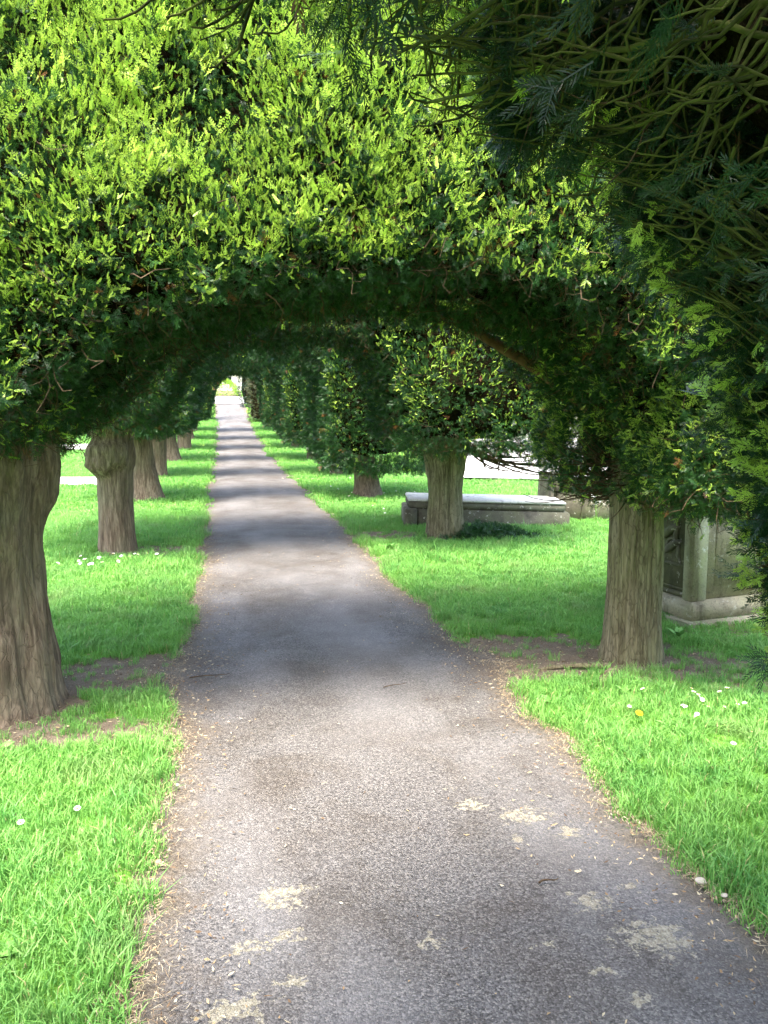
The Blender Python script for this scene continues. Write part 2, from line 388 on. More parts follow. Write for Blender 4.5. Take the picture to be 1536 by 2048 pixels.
def scatter_grass(x0, x1, y0, y1, dens, kind, smin, smax):
    n = int((x1 - x0) * (y1 - y0) * dens)
    x = RNG.uniform(x0, x1, n); y = RNG.uniform(y0, y1, n)
    # view wedge with a generous margin so that a step to the side still sees turf
    ok = (x > -.34 * y - 1.2) & (x < .72 * y + 1.2)
    x, y = x[ok], y[ok]
    d = off_path(x, y); s = soil_mask(x, y)
    dd = d - .10 * fbm(np.stack([x * 9, y * 9, x * 0], 1), 2) + .05
    keep = (dd > .0) & (RNG.random(len(x)) > s * .93)
    for (tx, ty, tr_) in TRUNKS_XY: keep &= np.hypot(x - tx, y - ty) > tr_
    for (a_, b_, c_, e_) in NO_GRASS: keep &= ~((x > a_) & (x < b_) & (y > c_) & (y < e_))
    if kind != 'near': keep &= ~(((x < -2.3) & (y > 17.5 - (x + 2.2) * .11) & (y < 19.4 - (x + 2.2) * .16)) | ((x > 4.9) & (y > 17.35 - (x - 4.9) * .2) & (y < 33)))
    x, y, d, s = x[keep], y[keep], d[keep], s[keep]
    n = len(x); z = ground_z(x, y)
    big = fbm(np.stack([x * 1.3, y * 1.3, x * 0], 1), 3)
    i = RNG.integers(0, 5, n) if kind == 'near' else RNG.integers(8, 10, n)
    if kind == 'near':
        lp = np.clip((big - .5) * 2.5, 0, .7) + .3 * (1 - sstep(.05, .25, d)) + .15 * (y < 4)
        i = np.where(RNG.random(n) < lp, RNG.integers(5, 8, n), i)
    rot = np.stack([RNG.normal(0, .12, n), RNG.normal(0, .12, n), RNG.uniform(0, 6.28, n)], 1)
    sc = RNG.uniform(smin, smax, n) * (1 - .35 * s); scl = np.stack([sc, sc, sc * RNG.uniform(.75, 1.2, n)], 1)
    PTS.append((np.stack([x, y, z], 1), i, rot, scl))

# ---------------------------------------------------------------- trunks and tubes
def trunk_mesh(name, prof, mat_, flute=.10, nflute=7, seed=0, lean=(0, 0), burls=(), res=(120, 150), roots=.16, ridge_amp=.06):
    """prof: list of (z, radius); rings with vertical fluting, buttresses and fissures"""
    zs = np.linspace(prof[0][0], prof[-1][0], res[1]); pr = np.array(prof)
    rr = np.interp(zs, pr[:, 0], pr[:, 1]); th = np.linspace(0, 2 * np.pi, res[0], endpoint=False)
    T, Z = np.meshgrid(th, zs); R = np.meshgrid(th, rr)[1]
    c, s_ = np.cos(T).ravel(), np.sin(T).ravel(); z = Z.ravel(); r = R.ravel()
    P = np.stack([c * 1.6, s_ * 1.6, z * .35 + seed * 7], 1)
    f = 1 + flute * 2 * (fbm(P * (nflute / 6), 3) - .47)
    P2 = np.stack([c * 9, s_ * 9, z * 1.1 + seed * 3], 1); ridge = 1 - np.abs(2 * fbm(P2, 3) - .95)
    f += ridge_amp * (ridge - .75)
    P3 = np.stack([c * 26, s_ * 26, z * 2.6 + seed], 1); f += ridge_amp * .8 * (fbm(P3, 3) - .47)
    P4 = np.stack([c * 3, s_ * 3, z * 3 + seed * 5], 1); f += .24 * (fbm(P4, 3) - .47)
    foot = np.exp(-np.maximum(z, 0) / .16)
    f += foot * roots * (1.0 + 1.6 * (fbm(np.stack([c * 2.4, s_ * 2.4, z * 0 + seed], 1), 2) - .3))
    r = r * f
    x = r * c + lean[0] * z; y = r * s_ + lean[1] * z
    for (bt, bz, br, bh, amp) in burls:
        dt = np.angle(np.exp(1j * (T.ravel() - bt)))
        g = np.exp(-(dt / br) ** 4 - ((z - bz) / bh) ** 4)
        g = g * amp * (.55 + 1.0 * fbm(np.stack([c * 5, s_ * 5, z * 9 + seed], 1), 3))
        x += g * c; y += g * s_
    V = np.stack([x, y, z], 1); n0, n1 = res[1], res[0]
    idx = np.arange(n0 * n1).reshape(n0, n1); nxt = np.roll(idx, -1, 1)
    F = np.stack([idx[:-1], nxt[:-1], nxt[1:], idx[1:]], -1).reshape(-1, 4)
    return mesh_np(name, V, F, [mat_], True)
def bez(p0, p1, p2, p3, n):
    t = np.linspace(0, 1, n)[:, None]
    return (1 - t) ** 3 * p0 + 3 * (1 - t) ** 2 * t * p1 + 3 * (1 - t) * t * t * p2 + t ** 3 * p3
def tube_np(P, R, k=6, V0=0, rough=0.0, rng=None):
    P = np.asarray(P, float); n = len(P)
    T = np.gradient(P, axis=0); T /= np.linalg.norm(T, axis=1)[:, None] + 1e-9
    up = np.array([0, 0, 1.]) if abs(T[0][2]) < .9 else np.array([1., 0, 0])
    A = np.cross(T, up); A /= np.linalg.norm(A, axis=1)[:, None] + 1e-9; B = np.cross(T, A)
    th = np.arange(k) * 2 * np.pi / k
    R = np.asarray(R, float)[:, None, None] * (1 + (rng.normal(0, rough, (n, k, 1)) if rough else 0))
    V = P[:, None] + R * (A[:, None] * np.cos(th)[None, :, None] + B[:, None] * np.sin(th)[None, :, None])
    idx = np.arange(n * k).reshape(n, k); nx_ = np.roll(idx, -1, 1)
    F = np.stack([idx[:-1], nx_[:-1], nx_[1:], idx[1:]], -1).reshape(-1, 4) + V0
    return V.reshape(-1, 3), F
def tubes_mesh(name, tubes, m, k=6, rough=0, seed=0):
    rng = np.random.default_rng(seed); Vs, Fs, o = [], [], 0
    for P, R in tubes:
        v, f = tube_np(P, R, k, o, rough, rng); Vs.append(v); Fs.append(f); o += len(v)
    return mesh_np(name, np.concatenate(Vs), np.concatenate(Fs), [m], True)

# ---------------------------------------------------------------- yew sprigs (templates, sprig along +Z, flat in XZ)
def sprig_template(length, npair, nl, nw, t_from, side=0, tri=True, rng=None, curl=.3, stem=.0012):
    V, F, T = [], [], []
    def shoot(o, d, ln, npr, nl_, tf):
        d = d / np.linalg.norm(d)
        b = np.cross(d, [0, 1, 0]); b /= np.linalg.norm(b); nrm = np.cross(b, d)
        i0 = len(V); s = stem
        V.extend([o - b * s, o + b * s, o + d * ln]); F.append((i0, i0 + 1, i0 + 2)); T.extend([0 if tf > .3 else .8] * 2 + [1 if tf < 1 else 0])
        for i in range(npr):
            f = (i + .5) / npr; base = o + d * ln * f
            sz = nl_ * (1 - .45 * f) * rng.uniform(.8, 1.15) * (.75 if f < .12 else 1)
            for sg in (-1, 1):
                ang = rng.uniform(.75, 1.1) - .45 * f
                dr = d * math.cos(ang) + sg * b * math.sin(ang) + nrm * rng.normal(curl * .5, .22)
                dr /= np.linalg.norm(dr); wd = np.cross(dr, nrm); wd /= np.linalg.norm(wd) + 1e-9
                j = len(V); tip = base + dr * sz + d * sz * .12
                t = 1.0 if f >= tf else 0.0
                if tri:
                    m_ = base + dr * sz * .45
                    V.extend([base - wd * nw * .5, m_ + wd * nw * .55, tip]); F.append((j, j + 1, j + 2)); T.extend([t] * 3)
                else:
                    m_ = base + dr * sz * .55
                    V.extend([base, m_ - wd * nw * .5, tip, m_ + wd * nw * .5]); F.append((j, j + 1, j + 2)); F.append((j, j + 2, j + 3)); T.extend([t] * 4)
    z = np.array([0, 0, 1.])
    shoot(np.zeros(3), z + np.array([rng.normal(0, .12), rng.normal(0, .12), 0]), length, npair, nl, t_from)
    for k in range(side):
        f = rng.uniform(.2, .75); sg = 1 if k % 2 else -1
        dd = z * .8 + np.array([sg * .7, rng.normal(0, .35), 0])
        shoot(z * length * f, dd, length * .5 * rng.uniform(.7, 1.1), max(3, npair // 2), nl * .85, .25 if t_from < 1 else 1.1)
    return np.array(V), np.array(F), np.array(T, float)
def sprig_set(n, *a_, seed=0, **k):
    rng = np.random.default_rng(seed); return [sprig_template(*a_, rng=rng, **k) for _ in range(n)]

def crown_f(P, c):
    """signed distance-like field of a clipped crown; negative inside. c: dict of the crown's shape, world coordinates"""
    x, y, z = P[:, 0], P[:, 1], P[:, 2]
    zz = z - c['z0']
    lean = c.get('bulge', .0) * np.sin(np.clip(zz / c['top'], 0, 1) * np.pi)
    hx = abs(c['xo'] - c['xs']) / 2 + c['r'] / 2; cx = (c['xo'] + c['xs']) / 2 - math.copysign(c['r'] / 2, c['xo'] - c['xs'])
    hz = (c['top'] + 1.5) / 2; czz = (c['top'] - 1.5) / 2
    q = np.stack([np.abs(x - cx) - hx, np.abs(y - c['yc']) - c['hv'] - lean + .17 * np.clip(zz - 1.9, 0, 3), np.abs(zz - czz) - hz], 1) + c['r']
    f = np.linalg.norm(np.maximum(q, 0), axis=1) + np.minimum(q.max(1), 0) - c['r']
    dv = np.clip((y - c['yc']) / c['hv'], -1.3, 1.3)
    fl = 1 + c.get('flare', .10) * dv ** 2
    p = c['hp']; h0 = c['hz0']
    s = ((np.abs(x - c['hx']) / (c['hw'] * fl)) ** p + (np.maximum(zz - h0, 0) / (c['ht'] * fl - h0)) ** p) ** (1 / p)
    f2 = (1 - s) * min(c['hw'], c['ht'] - h0 + .3)
    zb = c['zb'] + c.get('zslope', 0) * (c['tx'] - x) * (1 if c['xo'] > c['xs'] else -1)
    rr = np.hypot(x - c['tx'], y - c['yc']); f3 = zb + .10 * np.maximum(rr - .5, 0) ** 2 - zz
    def smax(a_, b_, k):
        h = np.maximum(k - np.abs(a_ - b_), 0) / k; return np.maximum(a_, b_) + h * h * k / 4
    f = smax(smax(f, f2, .25), f3, .35)
    f = f + .17 * (vnoise(P * 1.7 + c['seed']) - .5) + .13 * (vnoise(P * 5 + c['seed']) - .5)
    return f
def bbox(c):
    x0, x1 = sorted((c['xs'], c['xo'])); m = .3
    return np.array([x0 - m, c['yc'] - c['hv'] - m - .2, c['z0'] + c['zb'] - .4]), np.array([x1 + m, c['yc'] + c['hv'] + m + .2, c['z0'] + c['top'] + m])
def shell(c, n, rng, depth, weight=None, f_=None):
    f_ = f_ or crown_f
    lo, hi = bbox(c); out_p, out_n = [], []; got = 0
    while got < n:
        P = rng.uniform(lo, hi, (120000, 3)); f = f_(P, c); P = P[np.abs(f) < .16]; f = f_(P, c)
        if not len(P): continue
        g = np.stack([f_(P + np.eye(3)[k] * .03, c) - f for k in range(3)], 1) / .03
        ln = np.linalg.norm(g, axis=1) + 1e-6; nr = g / ln[:, None]
        tgt = -rng.exponential(depth, len(P)) + .03
        P = P - nr * ((f - tgt) / np.maximum(ln, .6))[:, None]
        if weight is not None:
            k = rng.random(len(P)) < weight(P, nr); P, nr = P[k], nr[k]
        # drop the seam in the middle of the arch, where the neighbour's crown carries on
        k = (P[:, 0] - c['xs'] + .10 * np.sin(P[:, 2] * 2.3 + P[:, 1] * 1.7)) * (1 if c['xo'] > c['xs'] else -1) > -.12 * rng.random(len(P))
        k &= f_(P, c) < .10
        out_p.append(P[k]); out_n.append(nr[k]); got += k.sum()
    return np.concatenate(out_p)[:n], np.concatenate(out_n)[:n]
def place(tmpls, P, D, scale, rng, r=None, tmul=None):
    """instances of the templates at P along D; returns verts, faces, t, r"""
    n = len(P); D = D / (np.linalg.norm(D, axis=1)[:, None] + 1e-9)
    R = rng.normal(0, 1, (n, 3)); Xa = np.cross(D, R); Xa /= np.linalg.norm(Xa, axis=1)[:, None] + 1e-9; Ya = np.cross(D, Xa)
    r = rng.random(n) if r is None else r
    which = rng.integers(0, len(tmpls), n); Vs, Fs, Ts, Rs = [], [], [], []; o = 0
    for k, (tv, tf, tt) in enumerate(tmpls):
        i = np.where(which == k)[0]
        if not len(i): continue
        v = (Xa[i, None] * tv[None, :, 0:1] + Ya[i, None] * tv[None, :, 1:2] + D[i, None] * tv[None, :, 2:3]) * scale[i, None, None] + P[i, None]
        Vs.append(v.reshape(-1, 3)); Fs.append((tf[None] + (np.arange(len(i)) * len(tv))[:, None, None]).reshape(-1, 3) + o); o += len(i) * len(tv)
        t = np.tile(tt, (len(i), 1))
        if tmul is not None: t = t * tmul[i, None]
        Ts.append(t.ravel()); Rs.append(np.repeat(r[i], len(tv)))
    return np.concatenate(Vs), np.concatenate(Fs), np.concatenate(Ts), np.concatenate(Rs)
def join(parts):
    Vs, Fs, Ts, Rs, Ms, o = [], [], [], [], [], 0
    for (v, f, t, r), m in parts:
        Vs.append(v); Fs.append(f + o); Ts.append(t); Rs.append(r); Ms.append(np.full(len(f), m)); o += len(v)
    return np.concatenate(Vs), np.concatenate(Fs), np.concatenate(Ts), np.concatenate(Rs), np.concatenate(Ms)
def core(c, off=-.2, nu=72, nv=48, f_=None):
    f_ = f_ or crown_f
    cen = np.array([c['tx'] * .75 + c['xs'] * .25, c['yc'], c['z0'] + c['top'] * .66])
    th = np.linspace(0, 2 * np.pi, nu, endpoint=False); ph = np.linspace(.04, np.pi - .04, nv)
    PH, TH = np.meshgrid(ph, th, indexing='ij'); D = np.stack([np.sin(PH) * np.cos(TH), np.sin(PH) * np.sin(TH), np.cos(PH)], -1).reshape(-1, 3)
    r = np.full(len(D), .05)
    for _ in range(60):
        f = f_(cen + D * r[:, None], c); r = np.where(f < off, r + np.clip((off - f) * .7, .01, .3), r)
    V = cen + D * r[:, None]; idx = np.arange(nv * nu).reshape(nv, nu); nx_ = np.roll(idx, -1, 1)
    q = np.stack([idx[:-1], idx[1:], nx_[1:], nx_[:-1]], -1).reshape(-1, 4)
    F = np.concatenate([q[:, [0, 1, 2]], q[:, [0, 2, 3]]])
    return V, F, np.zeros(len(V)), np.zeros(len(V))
ZV = np.array([0, 0, 1.])

def crown_mesh(name, c, n_old, n_new, T_old, T_new, s_old, s_new, rng, mats, view=None, n_twig=600, with_core=True, depth=.06, light_bias=1.0, f_=None, core_off=-.2):
    def w_old(P, nr):
        w_ = np.ones(len(P))
        if view is not None:
            d = view - P; d /= np.linalg.norm(d, axis=1)[:, None]; w_ = np.where((d * nr).sum(1) > -.25, 1, .22)
        return np.where(nr[:, 2] < -.55, .55, 1) * w_
    def w_new(P, nr):
        h = np.clip((P[:, 2] - c['z0'] - 1.2) / 2.2, 0, 1)
        w_ = np.clip(.42 + .45 * h + .35 * nr[:, 2], .02, 1) ** light_bias
        w_ *= .35 + 1.3 * np.clip((vnoise(P * 3.1 + 40) - .25) * 1.6, 0, 1)
        w_ = np.where(nr[:, 2] < -.4, .05, w_)
        inh = (np.abs(P[:, 0] - c['hx']) < c['hw'] * c.get('ih', 1.12)) & (P[:, 2] - c['z0'] < c['ht'] * 1.07) & (np.abs(P[:, 1] - c['yc']) < c['hv'] * .86)
        w_ = np.where(inh, w_ * .06, w_)
        if view is not None:
            d = view - P; d /= np.linalg.norm(d, axis=1)[:, None]; w_ = np.where((d * nr).sum(1) > -.25, w_, .25 * w_)
        return w_
    parts = []
    P, nr = shell(c, n_old, rng, depth, w_old, f_)
    D = nr * .9 + rng.normal(0, .55, P.shape) + ZV * .15
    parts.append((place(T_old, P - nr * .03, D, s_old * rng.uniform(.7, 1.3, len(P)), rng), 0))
    if n_new:
        P, nr = shell(c, n_new, rng, depth * .35, w_new, f_)
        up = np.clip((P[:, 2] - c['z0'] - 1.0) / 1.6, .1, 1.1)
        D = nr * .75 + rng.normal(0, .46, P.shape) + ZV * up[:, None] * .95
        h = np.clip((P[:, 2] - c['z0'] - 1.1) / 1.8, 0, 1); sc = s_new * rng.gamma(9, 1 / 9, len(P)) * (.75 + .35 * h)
        parts.append((place(T_new, P - nr * .01, D, sc, rng, tmul=np.clip(.55 + .45 * h + rng.normal(0, .15, len(P)), .15, 1)), 0))  # shoots tinted brighter towards the top, light from above put into the colour
    if n_twig:
        P, nr = shell(c, n_twig, rng, .06, lambda P, nr: np.where(nr[:, 2] < -.3, 1, .12), f_)
        tw = []
        for k in range(3):
            tv = []; tf = []; pts = [np.zeros(3)]
            d = np.array([0, 0, 1.])
            for q in range(4): d = d + rng.normal(0, .55, 3); d /= np.linalg.norm(d); pts.append(pts[-1] + d * .05)
            v, f = tube_np(np.array(pts), [.003, .0026, .0022, .0016, .0008], 3)
            tw.append((v, np.concatenate([f[:, [0, 1, 2]], f[:, [0, 2, 3]]]), np.zeros(len(v))))
        D = rng.normal(0, 1, P.shape) + nr * .3
        parts.append((place(tw, P - nr * .02, D, rng.uniform(.5, 1.3, len(P)), rng), 1))
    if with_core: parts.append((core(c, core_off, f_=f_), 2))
    V, F, T, R, Ms = join(parts)
    V = V - np.array([c['tx'], c['ty'], c['z0']])
    return mesh_np(name, V, F, mats, False, Ms, {'t': T, 'r': R})

def C(side, yc, tx, xo=None, xs=.65, hv=1.5, top=4.4, zb=1.1, r=.85, hx=.65, hw=1.4, ht=2.25, hz0=.8, hp=2.2, seed=0, ty=None, **k):
    d = dict(yc=yc, tx=tx, ty=ty if ty is not None else yc, xo=xo if xo is not None else tx + side * 1.15, xs=xs, hv=hv, top=top, zb=zb, r=r, hx=hx, hw=hw, ht=ht, hz0=hz0, hp=hp, seed=seed, z0=float(tz(np.float64(yc))))
    d.update(k); return d
VIEW = np.array([0, 0, 1.6])

# template sets
T_NEAR_OLD = sprig_set(6, .12, 20, .022, .0023, 1.1, side=3, tri=False, seed=1)
T_NEAR_NEW = sprig_set(5, .07, 13, .018, .0032, -1, side=3, tri=False, seed=2)
T_MID_OLD = sprig_set(8, .058, 6, .019, .0044, 1.1, side=2, seed=3)
T_MID_NEW = sprig_set(6, .034, 8, .0105, .0046, -1, side=0, seed=4) + sprig_set(3, .034, 7, .0105, .0046, -1, side=1, seed=14)
T_MID_LEAD = sprig_set(6, .10, 10, .014, .0044, .5, side=4, seed=5)
T_FAR_OLD = sprig_set(6, .10, 6, .032, .009, 1.1, side=1, seed=6)
T_FAR_NEW = sprig_set(6, .06, 5, .022, .0095, -1, side=1, seed=7)

YEW = [M_YEW, M_TWIG, M_CORE]
GRP = 'clipped yews along the churchyard path'
def yew(label, tx, ty, trunk_me, crown_me, sc=1, lbl=True):
    z = float(tz(np.float64(ty)))
    r = empty('yew_tree', (tx, ty, z)); tag(r, label, 'tree', GRP)
    t = link('trunk', trunk_me, r)
    k = link('crown', crown_me, r) if crown_me else None
    return r
def limb(root, pts, r0, r1, m=M_LIMB, n=26, seed=0, name='branch', wob=.03, k=9):
    rng = np.random.default_rng(seed)
    P = bez(*[np.array(p, float) for p in pts], n)
    for a_ in range(3): P[:, a_] += wob * (fbm(np.stack([np.linspace(0, 5, n) + seed, np.full(n, a_ * 9.1), np.zeros(n)], 1), 3) - .47) * 2 * np.linspace(0, 1, n) ** .5
    P = P - np.array(root.location)
    R = np.linspace(r0, r1, n) * (1 + .22 * (fbm(np.stack([np.linspace(0, 9, n) + seed * 2, np.zeros(n), np.zeros(n)], 1), 2) - .4))
    return link(name, tubes_mesh(name, [(P, R)], m, k, .06, seed), root)

TRUNKS_XY = [(-1.16, 4.72, .36), (2.47, 4.92, .24), (-1.13, 9.6, .25), (2.65, 10.0, .27), (-1.22, 15.2, .28), (2.5, 14.5, .24)]
NO_GRASS = [(2.35, 4.5, 10.7, 11.5), (4.5, 6.1, 10.9, 11.9), (3.35, 4.5, 5.75, 6.6)]
FAST = False

# front arch, left: thick red-brown trunk
tm = trunk_mesh('trunk', [(-.05, .31), (.25, .295), (.6, .275), (.85, .275), (1.1, .305), (1.3, .34), (1.6, .32), (2.2, .22), (3, .12)], M_BARK_L, .22, 9, 1, res=(300, 300), roots=.17,
                burls=((.3, 1.25, .5, .25, .05), (-1.2, .35, .3, .12, .02), (5.3, 1.1, .4, .3, .04)))
c = C(-1, 4.88, -1.20, xo=-2.5, zb=1.36, hw=1.62, ht=2.14, hz0=.8, hp=2, ih=.85, hv=1.2, flare=.03, seed=3, ty=4.72)
rng = np.random.default_rng(21)
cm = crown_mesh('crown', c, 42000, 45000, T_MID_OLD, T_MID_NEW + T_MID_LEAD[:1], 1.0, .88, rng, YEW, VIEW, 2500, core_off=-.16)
l1 = yew('yew with the thickest red-brown trunk, at the left edge, its crown arching over the path', -1.20, 4.72, tm, cm)
limb(l1, ((-1.1, 4.7, 1.5), (-.9, 4.8, 2.0), (-.2, 5.0, 2.25), (.5, 5.1, 2.42)), .10, .03, seed=3)
limb(l1, ((-1.1, 4.7, 1.6), (-.8, 4.4, 2.1), (-.3, 4.2, 2.5), (.4, 4.0, 2.7)), .07, .02, seed=4)
limb(l1, ((-1.1, 4.8, 1.5), (-.9, 5.3, 1.9), (-.4, 5.9, 2.1), (.3, 6.1, 2.3)), .06, .02, seed=5)
limb(l1, ((-.1, 5.6, 2.25), (.2, 5.4, 2.12), (.5, 5.5, 2.10), (.95, 5.6, 2.32)), .035, .028, seed=6, wob=.06)

# front arch, right: pale fluted trunk
tm = trunk_mesh('trunk', [(-.05, .185), (.15, .175), (.5, .168), (.9, .163), (1.1, .16), (1.5, .18), (2.2, .14), (3, .08)], M_BARK_R, .05, 8, 2, res=(280, 240), roots=.10, lean=(.0, 0), ridge_amp=.11)
c = C(1, 4.88, 2.54, xo=3.6, zb=1.02, hw=1.60, ht=2.16, hz0=.75, hp=3.5, ih=.72, hv=1.2, flare=.03, seed=3, ty=4.92, zslope=-.04)
rng = np.random.default_rng(22)
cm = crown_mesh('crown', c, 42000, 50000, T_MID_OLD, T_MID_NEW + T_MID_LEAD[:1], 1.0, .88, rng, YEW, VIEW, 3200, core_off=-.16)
r1 = yew('yew with a straight pale fluted trunk beside the carved tomb, front arch on the right', 2.54, 4.92, tm, cm)
limb(r1, ((2.45, 4.9, 1.5), (2.3, 5.0, 1.9), (2.0, 5.1, 2.1), (1.2, 5.2, 2.45)), .09, .03, seed=7)
limb(r1, ((2.45, 4.9, 1.4), (2.2, 5.3, 1.75), (1.9, 5.7, 2.0), (1.3, 6.0, 2.35)), .06, .02, seed=8)
limb(r1, ((2.45, 4.9, 1.5), (2.2, 4.6, 2.0), (1.7, 4.3, 2.4), (.9, 4.1, 2.7)), .06, .02, seed=9)
limb(r1, ((1.0, 5.9, 2.4), (1.3, 5.8, 2.2), (1.6, 5.7, 2.22), (2.1, 5.5, 2.05)), .03, .03, seed=10, wob=.05)
# bare skirt of twigs hanging round the trunk
rngt = np.random.default_rng(5); tubes = []
for i in range(110):
    a_ = rngt.uniform(0, 6.28); z = rngt.uniform(1.05, 1.35); ln = rngt.uniform(.25, .6)
    p0 = np.array([.15 * math.cos(a_), .15 * math.sin(a_), z]); d = np.array([math.cos(a_ + rngt.normal(0, .4)), math.sin(a_ + rngt.normal(0, .4)), rngt.normal(-.05, .2)])
    tubes.append((bez(p0, p0 + d * ln * .3 + [0, 0, -.05], p0 + d * ln * .7 + [0, 0, -.02], p0 + d * ln + [0, 0, rngt.normal(.08, .05)], 9), np.linspace(.006, .0015, 9)))
sk = link('twigs', tubes_mesh('twigs', tubes, M_TWIG, 4, 0), r1); tag(sk, 'bare brown twigs sticking out round the trunk', kind='stuff')

# second arch
tm = trunk_mesh('trunk', [(-.05, .20), (.2, .19), (.6, .178), (.95, .185), (1.2, .20), (1.5, .26), (1.8, .2), (3, .1)], M_BARK_L, .06, 8, 3, res=(150, 170), roots=.06,
                burls=((-2.4, 1.04, .75, .17, .13), (-1.3, 1.08, .5, .14, .08), (-.3, 1.06, .5, .13, .03)))
c = C(-1, 9.75, -1.13, zb=1.42, hw=1.28, ht=2.38, hz0=.9, hp=2.4, hv=1.5, seed=13, ty=9.6)
rng = np.random.default_rng(23)
cm = crown_mesh('crown', c, 17000, 14000, T_MID_OLD, T_MID_NEW, 1.25, 1.1, rng, YEW, VIEW, 1200)
l2 = yew('yew on the left with a knobbly burl swelling near the top of its trunk', -1.13, 9.6, tm, cm)
tm = trunk_mesh('trunk', [(-.05, .235), (.2, .22), (.6, .20), (.9, .23), (1.15, .29), (1.5, .26), (3, .1)], M_BARK_R, .12, 6, 4, res=(150, 170), roots=.10)
c = C(1, 9.75, 2.65, zb=1.10, hw=1.18, ht=2.35, hz0=.4, hp=4, hv=1.5, seed=13, ty=10.0, zslope=.02)
rng = np.random.default_rng(24)
cm = crown_mesh('crown', c, 18000, 16000, T_MID_OLD, T_MID_NEW, 1.25, 1.1, rng, YEW, VIEW, 1500)
r2 = yew('yew on the right whose flaring trunk stands in front of the low table tomb', 2.65, 10.0, tm, cm)
tubes = []
for i in range(16):
    p0 = np.array([.2 + .1 * rngt.normal(), -.6 + .3 * rngt.normal(), 1.15]); e_ = np.array([rngt.uniform(.5, 1.25), rngt.uniform(-1.2, -.3), rngt.uniform(.85, 1.1)])
    tubes.append((bez(p0, p0 + [.1, 0, -.2], e_ + [-.3, 0, -.12], e_, 12), np.linspace(.014, .003, 12)))
sk = link('twigs', tubes_mesh('twigs', tubes, M_TWIG, 4, .1), r2); tag(sk, 'crooked twigs hanging low from the crown', kind='stuff')
# foliage on these low twigs
def cluster(name, centers, rad, n, T, sc, root, rng, tnew=.25, m=None):
    P = np.concatenate([rng.normal(0, 1, (n, 3)) * np.array(rad) + np.array(q) for q in centers]); D = rng.normal(0, 1, P.shape) + [0, 0, .2]
    V, F, Tt, R = place(T, P, D, sc * rng.uniform(.7, 1.2, len(P)), rng, tmul=(rng.random(len(P)) < tnew) * .7)
    return link(name, mesh_np(name, V, F, [m or M_YEW], False, attrs={'t': Tt, 'r': R}), root)
cluster('hanging_spray', [(.45, -.8, 1.18), (.75, -.9, 1.12), (1.05, -.9, 1.08)], (.16, .16, .08), 200, T_MID_OLD, 1.3, r2, np.random.default_rng(4))
cluster('hanging_spray', [(-.15, -.2, 1.12), (.12, -.25, 1.1), (-.4, 0, 1.2), (.4, -.1, 1.15)], (.12, .12, .07), 130, T_MID_OLD + T_MID_NEW, 1.1, r1, np.random.default_rng(6), .4)

# arches farther down the avenue: shared crowns and trunks, each a tree of its own
tl = [trunk_mesh('trunk', [(-.05, .27), (.2, .24), (.6, .21), (1.0, .22), (1.6, .2), (3, .1)], M_BARK_L, .13, 7, 31, lean=(-.10, 0), res=(100, 100), roots=.25),
      trunk_mesh('trunk', [(-.05, .23), (.2, .22), (.6, .22), (1.0, .23), (1.6, .2), (3, .1)], M_BARK_L, .10, 7, 33, res=(80, 80), roots=.15)]
trr = [trunk_mesh('trunk', [(-.05, .25), (.2, .21), (.5, .18), (1.0, .2), (1.6, .2), (3, .1)], M_BARK_L, .13, 6, 35, lean=(-.12, 0), res=(100, 100), roots=.25),
       trunk_mesh('trunk', [(-.05, .15), (.2, .14), (.6, .13), (1.0, .15), (3, .1)], M_BARK_R, .08, 6, 37, res=(80, 80), roots=.15)]
crl, crr = [], []
for i in range(2):
    rng = np.random.default_rng(40 + i)
    c = C(-1, 0, -1.25, zb=1.12, hw=1.12 - .05 * i, ht=2.65, hz0=1.0, hp=2.4, hv=1.05, r=.95, seed=50 + i * 9)
    crl.append(crown_mesh('crown', c, 20000, 8500, T_FAR_OLD, T_FAR_NEW, 1.12, .85, rng, YEW, None, 300, core_off=-.30))
    c = C(1, 0, 2.5, zb=.55, hw=1.02 + .16 * i, ht=2.65, hz0=.4, hp=4, hv=1.0, r=.95, seed=60 + i * 9)
    crr.append(crown_mesh('crown', c, 20000, 8500, T_FAR_OLD, T_FAR_NEW, 1.12, .85, rng, YEW, None, 300, core_off=-.30))
farY = [14.7, 19.6, 24.5, 29.4, 34.3, 39.2]
nth = ['third', 'fourth', 'fifth', 'sixth', 'seventh', 'eighth']
for i, fy in enumerate(farY):
    lx, rx = [-1.22, -1.42, -1.35, -1.2, -1.25, -1.25][i], [2.5, 2.6, 2.55, 2.5, 2.5, 2.5][i]
    look_l = ['leaning pale trunk with a flared foot behind the burled one', 'dark trunk half hidden behind the leaning pale trunk', 'small dark trunk far along the verge', 'distant trunk hidden in the shade', 'distant crown close to the path', 'crown nearest the far opening'][i]
    look_r = ['reddish trunk leaning towards the path behind a dark crown', 'slim dark trunk under a low dense crown', 'low clipped crown without visible trunk', 'distant low clipped crown', 'distant crown close to the path', 'crown beside the olive one'][i]
    yew('%s left-hand yew, %s' % (nth[i], look_l), lx, fy, tl[i % 2], crl[i % 2])
    yew('%s right-hand yew, %s' % (nth[i], look_r), rx, fy, trr[0 if i == 0 else 1], crr[i % 2])

